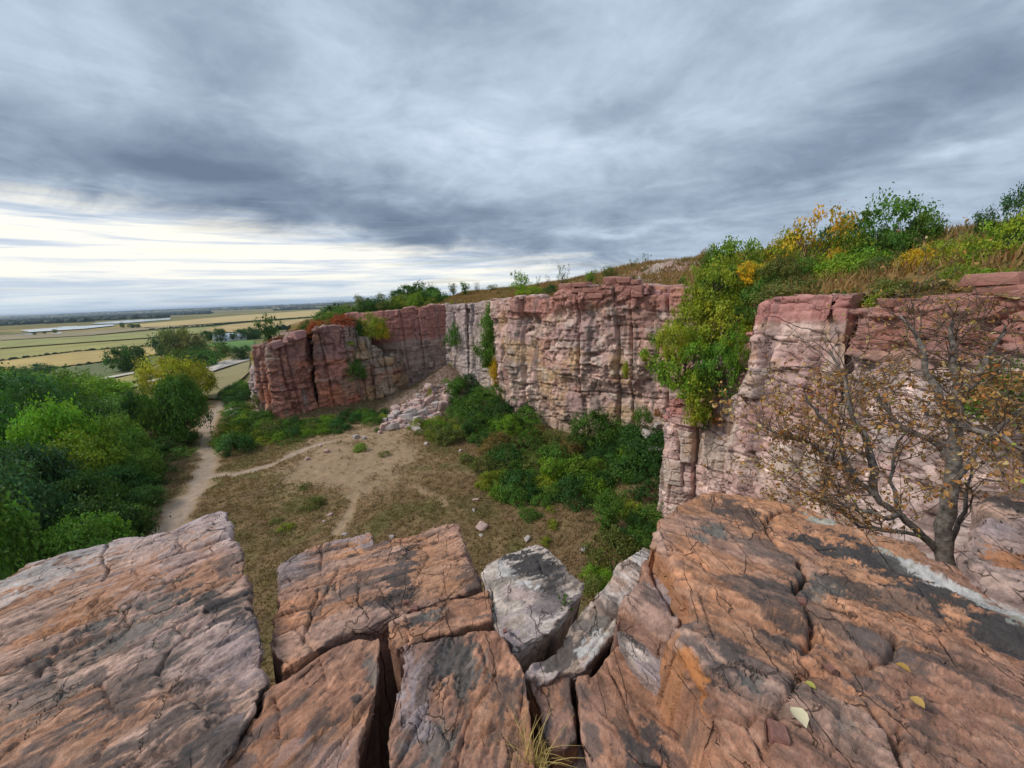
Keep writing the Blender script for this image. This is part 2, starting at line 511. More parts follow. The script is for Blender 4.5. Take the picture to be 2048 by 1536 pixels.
def build_ground():
    xs = np.arange(-66, 24, 0.25); ys = np.arange(6, 90, 0.25)
    X, Y = np.meshgrid(xs, ys, indexing='ij')
    Z = ground_z(X, Y)
    pm = np.zeros(X.shape)
    for pts, w, s in PATH_W:
        ww = w * (1 + 0.5 * fbm(X * 0.5, Y * 0.5, 31, 3))
        d = seg_dist(X + 0.5 * fbm(X * 0.7, Y * 0.7, 33, 2), Y + 0.5 * fbm(X * 0.7, Y * 0.7, 34, 2), pts)
        pm = np.maximum(pm, s * (1 - sst(d, ww * 0.45, ww * 1.7)))
    # worn area in the middle of the quarry
    cx, cy = on_z(720, 925, 0)[:2]
    wr = np.sqrt(((X - cx) / 9) ** 2 + ((Y - cy) / 9) ** 2)
    pm = np.maximum(pm, 0.72 * (1 - sst(wr + 0.7 * fbm(X * 0.3, Y * 0.3, 41, 4), 0.4, 1.3)))
    cx, cy = on_z(740, 870, 0)[:2]
    wr = np.sqrt(((X - cx) / 8) ** 2 + ((Y - cy) / 5) ** 2)
    pm = np.maximum(pm, 0.65 * (1 - sst(wr + 0.7 * fbm(X * 0.3, Y * 0.3, 43, 4), 0.5, 1.3)))
    frag = fbm(X * 1.3, Y * 1.3, 51, 4)
    pmn = pm + 0.22 * frag * (pm > 0.02)
    grassy = fbm(X * 0.22, Y * 0.22, 61, 4)
    c = np.ones(X.shape + (3,)) * np.array([0.21, 0.135, 0.072])
    c = mixc(c, 0.7 * sst(grassy, -0.15, 0.35), (0.14, 0.11, 0.045))
    c = mixc(c, sst(fbm(X * 0.8, Y * 0.8, 62, 4), 0.05, 0.5), (0.25, 0.17, 0.085))
    c = mixc(c, sst(fbm(X * 1.9, Y * 1.9, 63, 3), 0.1, 0.5) * 0.7, (0.085, 0.065, 0.035))
    c = mixc(c, sst(fbm(X * 0.35, Y * 0.35, 64, 3), 0.15, 0.5) * 0.5, (0.10, 0.12, 0.035))
    c = mixc(c, sst(pmn, 0.05, 0.95) * 0.9, (0.37, 0.26, 0.165))
    c = mixc(c, sst(pmn, 0.7, 1.05) * 0.6 * (X < -24), (0.42, 0.33, 0.27))
    rh = np.sqrt((((X + 12.3) * 0.45 + (Y - 71.5) * 0.89) / 17.0) ** 2 + (((X + 12.3) * 0.89 - (Y - 71.5) * 0.45) / 8.5) ** 2)
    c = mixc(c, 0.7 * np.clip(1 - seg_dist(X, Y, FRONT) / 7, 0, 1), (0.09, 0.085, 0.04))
    c = mixc(c, 0.85 * sst(rh + 0.2 * fbm(X * .6, Y * .6, 66, 3), 1.0, .75), (0.30, 0.21, 0.18))
    Z = Z - 0.10 * sst(pmn, 0.3, 0.9) + 0.10 * fbm(X * 2.3, Y * 2.3, 71, 3) * (1 - sst(pmn, 0.2, 0.6))
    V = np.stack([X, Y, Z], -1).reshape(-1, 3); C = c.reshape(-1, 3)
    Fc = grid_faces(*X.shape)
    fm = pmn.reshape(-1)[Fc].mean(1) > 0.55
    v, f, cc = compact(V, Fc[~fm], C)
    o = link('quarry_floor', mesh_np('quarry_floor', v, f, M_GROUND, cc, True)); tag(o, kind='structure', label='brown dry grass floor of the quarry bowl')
    v, f, cc = compact(V, Fc[fm], C)
    o = link('dirt_path', mesh_np('dirt_path', v, f, M_GROUND, cc, True)); tag(o, kind='structure', label='worn bare dirt paths crossing the quarry floor')
    return pmn, xs, ys


PM, GXS, GYS = build_ground()


def path_at(x, y):
    i = int((x - GXS[0]) / 0.25); j = int((y - GYS[0]) / 0.25)
    if 0 <= i < len(GXS) and 0 <= j < len(GYS): return PM[i, j]
    return 0


def build_valley():
    r = np.concatenate([np.linspace(5, 60, 12), np.geomspace(70, 42000, 130)])
    th = np.linspace(-math.pi, math.pi, 361)
    R_, T = np.meshgrid(r, th, indexing='ij')
    X = R_ * np.sin(T) - 10; Y = R_ * np.cos(T) + 40
    Z = ground_z(X, Y) - 0.5 * (1 - sst(R_, 60, 110)) - 0.5 * (R_ < 60)
    n = fbm(X / 2600, Y / 2600, 77, 3)
    Z = Z + sst(R_, 2500, 9000) * (38 * n + 30) + sst(R_, 9000, 20000) * 42
    c = np.ones(X.shape + (3,)) * np.array([0.20, 0.17, 0.06])
    q, e, a = facets(X / 420 + 0.2 * n, Y / 260, 81)
    c = mixc(c, (a > 0.45) * 0.8, (0.33, 0.25, 0.10))
    c = mixc(c, (a > 0.72) * 0.8, (0.13, 0.15, 0.05))
    c = mixc(c, (1 - sst(e, 0.0, 0.07)) * 0.6 * (R_ > 400), (0.05, 0.06, 0.03))
    c = mixc(c, (1 - sst(R_, 90, 200)), (0.20, 0.17, 0.07))
    o = link('valley_ground', mesh_np('valley_ground', np.stack([X, Y, Z], -1).reshape(-1, 3), grid_faces(*X.shape), M_VALLEY, c.reshape(-1, 3), True))
    tag(o, kind='structure', label='flat farmland reaching to the horizon')


build_valley()


_hx = np.arange(-170, 40, 0.5); _hy = np.arange(-20, 130, 0.5)
_HZ = ground_z(*np.meshgrid(_hx, _hy, indexing='ij'))


def vz(x, y):
    """height of the outer ground near a point"""
    i = (x + 170) * 2; j = (y + 20) * 2
    if 0 <= i < len(_hx) - 2 and 0 <= j < len(_hy) - 2:
        i0, j0 = int(i), int(j); a, b = i - i0, j - j0
        return float((_HZ[i0, j0] * (1 - a) + _HZ[i0 + 1, j0] * a) * (1 - b) + (_HZ[i0, j0 + 1] * (1 - a) + _HZ[i0 + 1, j0 + 1] * a) * b)
    return float(ground_z(np.array([x]), np.array([y]))[0])


def in_poly(x, y, pts):
    r = False; n = len(pts); x1, y1 = pts[-1][:2]
    for i in range(n):
        x2, y2 = pts[i][:2]
        if (y1 > y) != (y2 > y) and x < (x2 - x1) * (y - y1) / (y2 - y1) + x1: r = not r
        x1, y1 = x2, y2
    return r


def on_ground(px, py, up=0.0):
    z = 0.0
    for _ in range(12):
        p = on_z(px, py, z)
        z = 0.5 * z + 0.5 * (vz(p[0], p[1]) + up)
    return on_z(px, py, z)


def flat_poly(name, pix, colr, lift, label, kind='structure', var=0.25, cat=None, rough=0.95, mat=None, group=None):
    z0 = -8.0
    pts = []
    n = len(pix)
    for i in range(n):
        a = pix[i]; b = pix[(i + 1) % n]
        for k in range(12):
            f = k / 12; pts.append((a[0] + (b[0] - a[0]) * f, a[1] + (b[1] - a[1]) * f))
    P = np.array([on_ground(px, py, 0) for px, py in pts])
    P[:, 2] += lift
    me = bpy.data.meshes.new(name)
    me.from_pydata([tuple(p) for p in P], [], [list(range(len(P)))])
    me.materials.append(mat or plain_mat(name + '_mat', colr, rough, 0.03, var, bump=0.1))
    o = link(name, me); tag(o, label, cat, group, kind)
    return o


# fields, roads, ponds
flat_poly('farm_field', [(0, 700), (0, 722), (153, 703), (306, 692), (306, 678)], (0.29, 0.26, 0.07), 0.4, 'olive gold field above the first hedge line')
flat_poly('farm_field', [(0, 724), (0, 747), (104, 737), (213, 723), (314, 711), (306, 694), (153, 705)], (0.42, 0.30, 0.095), 0.5, 'tan gold field between the two hedge lines')
flat_poly('farm_field', [(104, 740), (40, 748), (190, 762), (276, 742), (330, 725), (314, 713)], (0.13, 0.15, 0.045), 0.4, 'dull green field strip below the second hedge line')
flat_poly('farm_field', [(200, 766), (240, 775), (300, 757), (285, 747)], (0.30, 0.25, 0.07), 0.4, 'small yellowish field beside the pale lane')
flat_poly('farm_field', [(270, 650), (290, 657), (420, 648), (650, 632), (640, 620), (470, 632)], (0.47, 0.34, 0.13), 1.0, 'tan stubble field beyond the farmhouse')
flat_poly('farm_field', [(0, 672), (0, 682), (180, 672), (300, 660), (420, 652), (300, 655), (150, 665)], (0.27, 0.21, 0.11), 1.0, 'brown field beside the ponds')
flat_poly('farm_field', [(0, 683), (0, 698), (306, 676), (480, 662), (420, 655), (180, 673)], (0.26, 0.25, 0.07), 0.8, 'green and gold field beyond the big tree clump')
flat_poly('farm_field', [(400, 662), (500, 668), (640, 650), (640, 636), (460, 650)], (0.42, 0.29, 0.11), 0.9, 'gold field behind the white farm buildings')
flat_poly('lawn', [(405, 690), (470, 703), (505, 703), (510, 682), (470, 682)], (0.10, 0.20, 0.03), 0.5, 'bright green lawn in front of the white farm buildings')
flat_poly('country_lane', [(160, 768), (200, 759), (278, 744), (278, 748), (204, 762), (165, 772)], (0.50, 0.45, 0.36), 0.6, 'pale gravel lane crossing below the twin dark trees')
flat_poly('country_lane', [(225, 784), (300, 764), (330, 757), (330, 760), (300, 768), (235, 788)], (0.45, 0.38, 0.27), 0.6, 'thin dirt lane between the bushes and the big round tree')
flat_poly('gravel_lot', [(408, 735), (425, 746), (455, 735), (500, 722), (500, 715), (455, 722)], (0.48, 0.42, 0.36), 0.6, 'pale gravel lot beside the left bastion')
flat_poly('grass_slope', [(240, 792), (300, 800), (440, 800), (500, 745), (500, 722), (425, 748), (380, 765), (300, 770)], (0.27, 0.22, 0.09), 0.35, 'dry grass slope left of the bastion')
for i, pix in enumerate([[(40, 662), (60, 666), (170, 659), (232, 652), (225, 650), (150, 654)], [(110, 655), (150, 656), (155, 653)],
                         [(180, 649), (240, 648), (340, 640), (342, 637), (260, 641), (200, 646)], [(25, 671), (70, 671), (78, 669)],
                         [(98, 670), (125, 669), (122, 667)]]):
    flat_poly('pond', pix, (0.3, 0.34, 0.38), 1.5, ['long grey pond in front of the far woods', 'small pond arm above the long pond', 'narrow far pond reaching right towards the tan field', 'small pond at the left edge of the valley', 'tiny puddle below the long pond'][i], mat=M_WATER)


# hedgerows: many small leafy lumps along a line
def blob_strip(name, pix, h, w, label, seed, colr=(0.035, 0.06, 0.02), step=2.6, kind='stuff'):
    rng = random.Random(seed); V = []; Fc = []
    pts = [on_ground(px, py) for px, py in pix]
    for a, b in zip(pts[:-1], pts[1:]):
        L = np.linalg.norm((b - a)[:2]); n = max(2, int(L / step))
        for k in range(n):
            f = (k + rng.random()) / n; p = a + (b - a) * f
            add_blob(V, Fc, p[0] + rng.uniform(-w, w) * .5, p[1] + rng.uniform(-w, w) * .5, p[2], w * rng.uniform(.6, 1.3), h * rng.uniform(.5, 1.3), rng)
    me = mesh_np(name, V, Fc, M_LEAF, np.ones((len(V), 3)) * np.random.default_rng(seed).uniform(0.6, 1.4, (len(V), 1)))
    o = link(name, me); o.color = (*colr, 1); tag(o, label, 'hedge' if name == 'hedgerow' else 'woods', None, kind)


def add_blob(V, Fc, x, y, z, w, h, rng):
    b = len(V); n = 6
    V.append((x, y, z + h))
    for (zz, rr) in ((0.72, 0.72), (0.35, 1.0), (-0.1, 0.8)):
        ph = rng.random() * 6.28
        for k in range(n):
            a = ph * 0.1 + k / n * 6.283; q = rr * w * rng.uniform(.75, 1.2)
            V.append((x + math.cos(a) * q, y + math.sin(a) * q, z + h * zz * rng.uniform(.85, 1.1)))
    for k in range(n):
        k2 = (k + 1) % n
        Fc.append((b, b + 1 + k, b + 1 + k2))
        for r in (0, 1):
            i0 = b + 1 + r * n
            Fc.append((i0 + k, i0 + n + k, i0 + n + k2)); Fc.append((i0 + k, i0 + n + k2, i0 + k2))


blob_strip('hedgerow', [(0, 722), (153, 703), (306, 691)], 1.3, 1.7, 'thin dark hedge line between the olive and the tan field', 1)
blob_strip('hedgerow', [(0, 748), (104, 738), (213, 724), (318, 711)], 1.3, 1.7, 'thin dark hedge line between the tan and the dull green field', 2)
blob_strip('hedgerow', [(300, 660), (420, 652), (500, 644), (640, 634)], 2.4, 2.4, 'thin far hedge line below the tan stubble field', 3)
blob_strip('hedgerow', [(230, 778), (275, 768), (320, 753)], 1.2, 1.5, 'low weedy strip along the dirt lane', 4, (0.08, 0.10, 0.03), 1.5)
blob_strip('hedgerow', [(500, 668), (560, 660), (640, 652)], 5, 4, 'dark tree row beyond the red sumac slope', 6, (0.03, 0.05, 0.025), 5)


def build_far_woods():
    rng = random.Random(5); nr = np.random.default_rng(5); V = []; Fc = []
    cand = 0
    for k in range(26000):
        px = rng.uniform(-60, 760); base = 634 - 0.041 * px
        off = 1.2 + 30 * rng.random() ** 2.2
        dz = 26 + 18 * sst(off * -1.0, -30, -3)
        d = ray(px, base + off)
        if d[2] > -0.0012: continue
        t = -26 / d[2]
        if t > 12000 or t < 1050: continue
        x, y = d[0] * t, d[1] * t
        nn = fbm(np.array([x / 900]), np.array([y / 900]), 91, 3)[0] + (0.5 if (px < 180 and t > 1050) or (px < 420 and t > 1500) else 0.0) + (0.15 if t > 3500 else 0) - (0.5 if (px > 330 and t < 2400) else 0)
        if nn < 0.1: continue
        z = vz(x, y) + float(sst(np.array(t), 2500, 9000)) * (38 * fbm(np.array([x / 2600]), np.array([y / 2600]), 77, 3)[0] + 30)
        w = 13 + t / 420
        add_blob(V, Fc, x, y, z - 2, w * rng.uniform(.7, 1.3), rng.uniform(11, 19) + t / 900, rng)
        if len(V) > 19 * 3900: break
    me = mesh_np('distant_woods', V, Fc, M_LEAF, np.repeat(nr.uniform(0.6, 1.4, (len(V) // 19, 1)), 19, 0) * np.ones((1, 3)))
    o = link('distant_woods', me); o.color = (0.035, 0.055, 0.028, 1)
    tag(o, 'dark belt of woods below the horizon', 'woods', None, 'stuff')


print('T', round(time.time() - _T0, 1), 'build_far_woods()  #')
build_far_woods()

# ------------------------------------------------------------------ plateau behind the cliffs
def PT(px, py, dist):
    return at_dist(px, py, dist)


TOP_A = []   # filled below
CREST = [PT(560, 700, 90), PT(640, 660, 96), PT(700, 636, 105), PT(760, 618, 112), PT(880, 596, 110), PT(960, 583, 108), PT(1040, 577, 100),
         PT(1130, 566, 86), PT(1210, 552, 76), PT(1270, 534, 70), PT(1330, 524, 66), PT(1400, 520, 62), PT(1500, 508, 58),
         PT(1600, 500, 54), PT(1700, 492, 48), PT(1800, 482, 45), PT(1900, 470, 42), PT(2048, 452, 38), PT(2200, 440, 34)]
RIM_PIX = [(510, 690, 74), (560, 684, 72), (612, 668, 72), (690, 652, 73), (780, 640, 76), (765, 622, 76), (830, 616, 76), (890, 610, 76), (950, 603, 67),
           (1005, 598, 58), (1060, 597, 54), (1120, 592, 50), (1180, 586, 48), (1260, 582, 46.5), (1340, 582, 45), (1400, 582, 44), (1480, 560, 43),
           (1530, 602, 27.5), (1640, 594, 24), (1730, 597, 22), (1800, 590, 21), (1900, 566, 19), (2048, 552, 17), (2250, 540, 14)]
RIM = [PT(*p) for p in RIM_PIX]
MID = [PT(1560, 560, 34), PT(1700, 560, 30), PT(1850, 530, 27), PT(2000, 510, 24), PT(1300, 556, 56), PT(1220, 566, 58), PT(1400, 548, 54), PT(1100, 585, 66), PT(950, 596, 85), PT(820, 610, 95), PT(700, 644, 88), PT(600, 676, 84)]
FARB = [c * np.array([1.5, 1.5, 0]) + np.array([0, 0, c[2] - 2.0]) for c in CREST]
CTRL = np.array([list(p) for p in (RIM + CREST + MID + FARB)])


def plateau_z(X, Y):
    X = np.asarray(X, float); Y = np.asarray(Y, float)
    num = 0; den = 0
    for c in CTRL:
        w = 1.0 / (((X - c[0]) ** 2 + (Y - c[1]) ** 2) + 2.0) ** 1.8
        num = num + w * c[2]; den = den + w
    return num / den


LINE_E = [(24, 35), (17.0, 33.0), (12.3, 29.6), (11.3, 28.2), (12.4, 25.6), (14.2, 23.6), (15.1, 20.5), (15.3, 17.5), (14.7, 14.2), (13.2, 11.0), (12.2, 7.5), (11.5, 2.0)]
POLY_PLAT = [(-75, 118), (-54, 100), (-46.5, 79), (-41, 68), (-37.5, 65.5), (-34.4, 66.0), (-30.2, 67.5), (-29.2, 78.0), (-22, 77.5), (-13.0, 77.5), (-9.0, 73), (-5.5, 69), (-2.0, 62.5),
             (1.2, 57.5), (5.2, 53.2), (9.8, 49), (15, 44.5), (20.5, 40.2), (24, 37), (24, 34), (20, 32), (17, 28.0)] + \
            [(15.8, 24.5)] + LINE_E[6:] + [(60, -10), (140, 20), (160, 140), (60, 220), (-60, 200)]


def build_plateau():
    def part(xs, ys, keep):
        X, Y = np.meshgrid(xs, ys, indexing='ij')
        return X, Y
    xs = np.concatenate([np.arange(-76, 32, 0.45), np.arange(32, 160, 2.5)]); ys = np.concatenate([np.arange(-10, 112, 0.45), np.arange(112, 220, 2.5)])
    X, Y = np.meshgrid(xs, ys, indexing='ij')
    ins = inside(X, Y, POLY_PLAT)
    dl = seg_dist(X, Y, FRONT + [(24, 34)] + LINE_E[4:])
    # slightly under the rock rim, then bumpy grass
    Z = plateau_z(X, Y) - 0.55 * (1 - sst(dl, 0.5, 3.5)) + 0.35 * fbm(X * 0.35, Y * 0.35, 101, 4) + 0.12 * fbm(X * 1.5, Y * 1.5, 102, 3)
    # outcrop ledges on the slope above the big wall
    q, e, a = facets(X / 2.2 + fbm(X * .2, Y * .2, 8, 2), Y / 1.1, 103)
    cx, cy = PT(1290, 548, 57)[:2]
    om = 1 - sst(np.sqrt(((X - cx) / 9) ** 2 + ((Y - cy) / 8) ** 2) + 0.4 * fbm(X * .4, Y * .4, 12, 3), 0.6, 1.1)
    om = np.maximum(om, 0.9 * (1 - sst(dl + 2.0 * fbm(X * .3, Y * .3, 13, 3), 1.0, 3.0)) * (X > -25) * (Y > 36))
    Z = Z + om * (0.55 * q + 0.25 * (a - 0.5))
    c = np.ones(X.shape + (3,)) * np.array([0.24, 0.155, 0.06])
    n = fbm(X * 0.25, Y * 0.25, 104, 4)
    c = mixc(c, sst(n, -0.05, 0.4), (0.30, 0.19, 0.085))
    c = mixc(c, sst(fbm(X * 0.5, Y * 0.5, 105, 4), 0.0, 0.4) * 0.8, (0.12, 0.12, 0.035))
    rc = mixc(np.ones(X.shape + (3,)) * np.array([0.38, 0.24, 0.20]), sst(a, 0.3, 0.9), (0.40, 0.33, 0.29))
    m = sst(om, 0.35, 0.6)[..., None]
    c = c * (1 - m) + rc * m
    V = np.stack([X, Y, Z], -1).reshape(-1, 3)
    Fc = grid_faces(*X.shape)
    keep = ins.reshape(-1)[Fc].all(1)
    v, f, cc = compact(V, Fc[keep], c.reshape(-1, 3))
    o = link('plateau', mesh_np('plateau', v, f, M_PLATEAU, cc, True)); tag(o, 'grassy prairie top above the cliffs', kind='structure')


print('T', round(time.time() - _T0, 1), 'build_plateau()  #')
build_plateau()

# ------------------------------------------------------------------ cliffs
def joint1(u, w, s, rel=False):
    """irregular columns along u: id, distance to the nearer joint (m)"""
    k = u / w; i = np.floor(k)
    e0 = i + 0.7 * (hsh(i, 0 * i, s) - 0.5)
    idx = np.where(k < e0, i - 1, i)
    a = idx + 0.7 * (hsh(idx, 0 * idx, s) - 0.5)
    b = idx + 1 + 0.7 * (hsh(idx + 1, 0 * idx, s) - 0.5)
    over = k >= b
    idx = np.where(over, idx + 1, idx)
    a = np.where(over, b, a); b = np.where(over, idx + 1 + 0.7 * (hsh(idx + 1, 0 * idx, s) - 0.5), b)
    e = np.minimum(k - a, b - k) * w
    if rel: return idx, e, (k - a) / (b - a) - 0.5
    return idx, e


def blocks2(u, v, w, h, s, tilt=1.0):
    """jointed blocks with tilted faces: height -1..1, row joint distance, column joint distance, id hash"""
    r, re, rt = joint1(v, h, s, True)
    c, ce, ct = joint1(u + w * 1.7 * hsh(r, 0 * r, s + 1), w, s + 2, True)
    A = hsh(c, r, s + 3)
    z = (A - 0.5) * 1.2 + tilt * (ct * (hsh(c, r, s + 4) - 0.5) * 1.5 + rt * (hsh(c, r, s + 5) - 0.5) * 1.5)
    return z, re, ce, A, c, r


def cliff(name, pts, label, palette, seed, ds=0.12, zb=-0.8, batter=0.06, amp=1.0, cap=4.0, beds=2.4, cols=3.6, small=(1.3, 0.7), colw=0.5, top_step=0.35, over=None, rough_amp=1.0):
    """pts: (x, y, ztop) from left to right seen from the quarry"""
    P = np.array(pts, float)
    seg = np.hypot(np.diff(P[:, 0]), np.diff(P[:, 1])); cum = np.concatenate([[0], np.cumsum(seg)])
    L = cum[-1]; nu = int(L / ds) + 2
    u = np.linspace(0, L, nu)
    bx = np.interp(u, cum, P[:, 0]); by = np.interp(u, cum, P[:, 1]); zt = np.interp(u, cum, P[:, 2])
    # smoothed direction
    k = max(1, int(0.8 / ds))
    def sm(a):
        pad = np.concatenate([np.full(k, a[0]), a, np.full(k, a[-1])])
        return np.convolve(pad, np.ones(2 * k + 1) / (2 * k + 1), 'valid')
    tx = sm(np.gradient(bx)); ty = sm(np.gradient(by)); ll = np.hypot(tx, ty); tx /= ll; ty /= ll
    nx, ny = ty, -tx
    c0, _ = joint1(u + 0.2 * fbm(u, u * 0, seed, 2), 1.7, seed + 40)
    zt = zt + (hsh(c0, 0 * c0, seed + 41) - 0.6) * top_step * 1.4
    zmax = P[:, 2].max()
    nv = int((zmax - zb) / ds) + 2
    f = np.linspace(0, 1, nv)
    Z = zb + (zt[:, None] - zb) * f[None, :]
    U = u[:, None] * np.ones_like(Z)
    # strata coordinates
    Uw = U + 0.22 * fbm(U * 0.4, Z * 0.25, seed + 1, 3) + 0.05 * fbm(U * 3, Z * 3, seed + 2, 2)
    Zw = Z + 0.5 * fbm(U * 0.10, Z * 0.25, seed + 3, 2) + 0.05 * fbm(U * 2.5, Z * 2.5, seed + 4, 2)
    ci, ce = joint1(Uw + 0.06 * Z, cols, seed + 5)
    bi, be = joint1(Zw + 0.5 * (hsh(ci, 0 * ci, seed + 6) - 0.5), beds, seed + 7)
    z0_, _, _, _, _, _ = blocks2(Uw + 0.06 * Z, Zw, cols, beds * 2.2, seed + 5)
    D = amp * ((hsh(ci, 0 * ci, seed + 8) - 0.5) * 1.3 * colw + 0.30 * z0_)
    s1, s2 = small
    sh = 0.18 * (fbm(U * 0.2, Z * 0.2, seed + 9, 2) + 0.3)
    z1, re1, ce1, A1, c1, r1 = blocks2(Uw + sh * Zw, Zw, s1 * 1.9, s2 * 2.4, seed + 12)
    z2, re2, ce2, A2, c2, r2 = blocks2(Uw, Zw - 0.06 * Uw, s1 * 0.85, s2 * 0.95, seed + 20)
    z3, re3, ce3, A3, c3, r3 = blocks2(Uw - 0.1 * Zw, Zw, s1 * 0.36, s2 * 0.42, seed + 30, 1.3)
    bh = A2
    rough = rough_amp * (0.55 + 0.9 * sst(fbm(U * 0.22, Z * 0.22, seed + 36, 2), -0.15, 0.25))
    D = D + rough * (0.36 * z1 + 0.20 * z2 + 0.085 * z3)
    q3, e3, a3 = facets(Uw / 0.3 + 1.1, Zw / 0.34, seed + 28)
    q2, e2, a2 = facets(Uw / 0.9 + 3.1, Zw / 1.1, seed + 24)
    a1 = A1; row = r2
    D = D + rough * (0.045 * q3 + 0.06 * q2) + 0.35 * fbm(U * 0.12, Z * 0.08, seed + 30, 2)
    g1 = np.exp(-(ce / 0.13) ** 2) * (hsh(ci, bi, seed + 10) > 0.2)
    g2 = np.exp(-(be / 0.08) ** 2) * (hsh(ci, bi, seed + 11) > 0.4)
    g3 = np.exp(-(ce1 / 0.08) ** 2) * (hsh(c1, r1, seed + 17) > 0.35) + 0.6 * np.exp(-(re1 / 0.07) ** 2) * (hsh(c1, r1, seed + 18) > 0.5)
    g4 = np.exp(-(ce2 / 0.05) ** 2) * (hsh(c2, r2, seed + 37) > 0.5) + 0.7 * np.exp(-(re2 / 0.045) ** 2) * (hsh(c2, r2, seed + 38) > 0.6)
    D = D - amp * (0.75 * g1 + 0.22 * g2 + 0.26 * g3 + 0.12 * g4)
    if over is not None:
        D = D + over(U, Z, zt[:, None], L)
    D = D + batter * (zt[:, None] - Z)
    D = D - 0.12 * np.exp(-((zt[:, None] - Z) / 0.08) ** 2)       # rounded brink
    X = bx[:, None] + nx[:, None] * D; Y = by[:, None] + ny[:, None] * D
    # cap going back over the top
    ncap = max(4, int(cap / (ds * 1.5)))
    inn = (np.arange(1, ncap + 1) / ncap) ** 1.3 * cap
    Dt = D[:, -1]
    UC = u[:, None] * np.ones((1, ncap)); IN = inn[None, :] * np.ones((nu, 1))
    qc, ec, ac = facets(UC / 1.4, IN / 1.0 + 5, seed + 50)
    qd, ed, ad = facets(UC / 0.45, IN / 0.45 + 5, seed + 54)
    ZC = zt[:, None] + 0.14 * qc + 0.05 * qd + 0.22 * (ac - 0.5) * sst(IN, 0.2, 0.8) - 0.8 * sst(IN, cap * 0.6, cap)
    wing = np.minimum(1, np.maximum(0.06, np.minimum(u - cum[1] + 0.3, cum[-2] + 0.3 - u) / 1.2))[:, None]
    IN = IN * wing
    XC = bx[:, None] + nx[:, None] * (Dt[:, None] - IN); YC = by[:, None] + ny[:, None] * (Dt[:, None] - IN)
    Xa = np.concatenate([X, XC], 1); Ya = np.concatenate([Y, YC], 1); Za = np.concatenate([Z, ZC], 1)
    ctx = dict(U=U, Z=Z, zt=zt[:, None], L=L, bh=bh, ch=hsh(ci, bi, seed + 60), a1=a1, a2=a2, a3=a3, q2=q2, Uw=Uw, Zw=Zw, seed=seed, row=row, D=D)
    C = palette(ctx)
    CC = np.ones(XC.shape + (3,)) * C[:, -4][:, None, :]
    CC = mixc(CC, 0.55 * sst(ac, 0.2, 0.8), (0.44, 0.35, 0.29))
    CC = mixc(CC, 0.5 * sst(IN, cap * .3, cap * .7), (0.24, 0.16, 0.07))
    Ca = np.concatenate([C, CC], 1)
    me = mesh_np(name, np.stack([Xa, Ya, Za], -1).reshape(-1, 3), grid_faces(*Xa.shape), M_CLIFF, Ca.reshape(-1, 3), False)
    o = link(name, me); tag(o, label, 'cliff')
    o['group'] = 'quartzite cliff faces round the quarry'
    return o, (u, bx, by, zt, nx, ny, Dt)


def streaks(c, lo=0.15, hi=0.4, sc=0.9, s=0):
    return sst(fbm(c['U'] * sc, c['Z'] * 0.09, c['seed'] + 70 + s, 4, 0.6), lo, hi)


def pal_base(c, base, alt, k=0.9):
    C = np.ones(c['U'].shape + (3,)) * np.array(base)
    C = mixc(C, sst(fbm(c['U'] * 0.25, c['Z'] * 0.3, c['seed'] + 80, 4), -0.2, 0.3), alt)
    C = C * (1 + k * 0.45 * (c['bh'] - 0.5) + k * 0.35 * (c['a2'] - 0.5) + k * 0.25 * (c['a3'] - 0.5))[..., None]
    return C


def pal_red(c):           # left bastion
    C = pal_base(c, (0.50, 0.195, 0.115), (0.40, 0.175, 0.13), 1.4)
    hfr = (c['Z'] / c['zt'])
    C = mixc(C, sst(hfr + 0.15 * fbm(c['U'] * .3, c['Z'] * .5, 3, 3), 0.62, 0.72) * 0.75, (0.30, 0.17, 0.15))
    C = mixc(C, 0.6 * sst(fbm(c['U'] * .5, c['Z'] * .8, 5, 4), 0.15, 0.4), (0.43, 0.20, 0.12))
    C = mixc(C, 0.6 * sst(c['a1'], 0.8, 0.9), (0.42, 0.30, 0.22))
    C = mixc(C, 0.45 * streaks(c, .12, .4), (0.13, 0.09, 0.085))
    C = mixc(C, 0.5 * streaks(c, .25, .45, .5, 7), (0.36, 0.32, 0.28))
    return C


def pal_step(c):          # yellowish broken right end of the bastion
    C = pal_base(c, (0.38, 0.21, 0.15), (0.40, 0.29, 0.20))
    C = mixc(C, 0.8 * sst(c['Z'] + 2 * fbm(c['U'] * .4, c['Z'] * .4, 8, 3), 5.8, 6.8), (0.36, 0.29, 0.23))
    C = mixc(C, 0.6 * sst(c['a1'], 0.7, 0.85), (0.45, 0.27, 0.12))
    C = mixc(C, 0.4 * streaks(c, .12, .4), (0.16, 0.12, 0.10))
    return C


def pal_back(c):
    C = pal_base(c, (0.34, 0.235, 0.19), (0.38, 0.26, 0.215), 1.0)
    C = mixc(C, 0.85 * sst(c['zt'] - c['Z'] + 0.8 * fbm(c['U'] * .4, c['Z'] * .2, 8, 3), 6.2, 5.4), (0.39, 0.155, 0.125))
    C = mixc(C, 0.4 * streaks(c, .1, .35), (0.14, 0.11, 0.11))
    return C


def pal_pale(c):
    C = pal_base(c, (0.42, 0.34, 0.31), (0.46, 0.36, 0.31))
    C = mixc(C, 0.5 * sst(c['zt'] - c['Z'], 5.0, 2.5), (0.40, 0.28, 0.28))
    C = mixc(C, 0.5 * streaks(c, .1, .35), (0.13, 0.12, 0.12))
    C = mixc(C, 0.5 * streaks(c, .2, .4, 1.4, 5), (0.50, 0.34, 0.20))
    return C


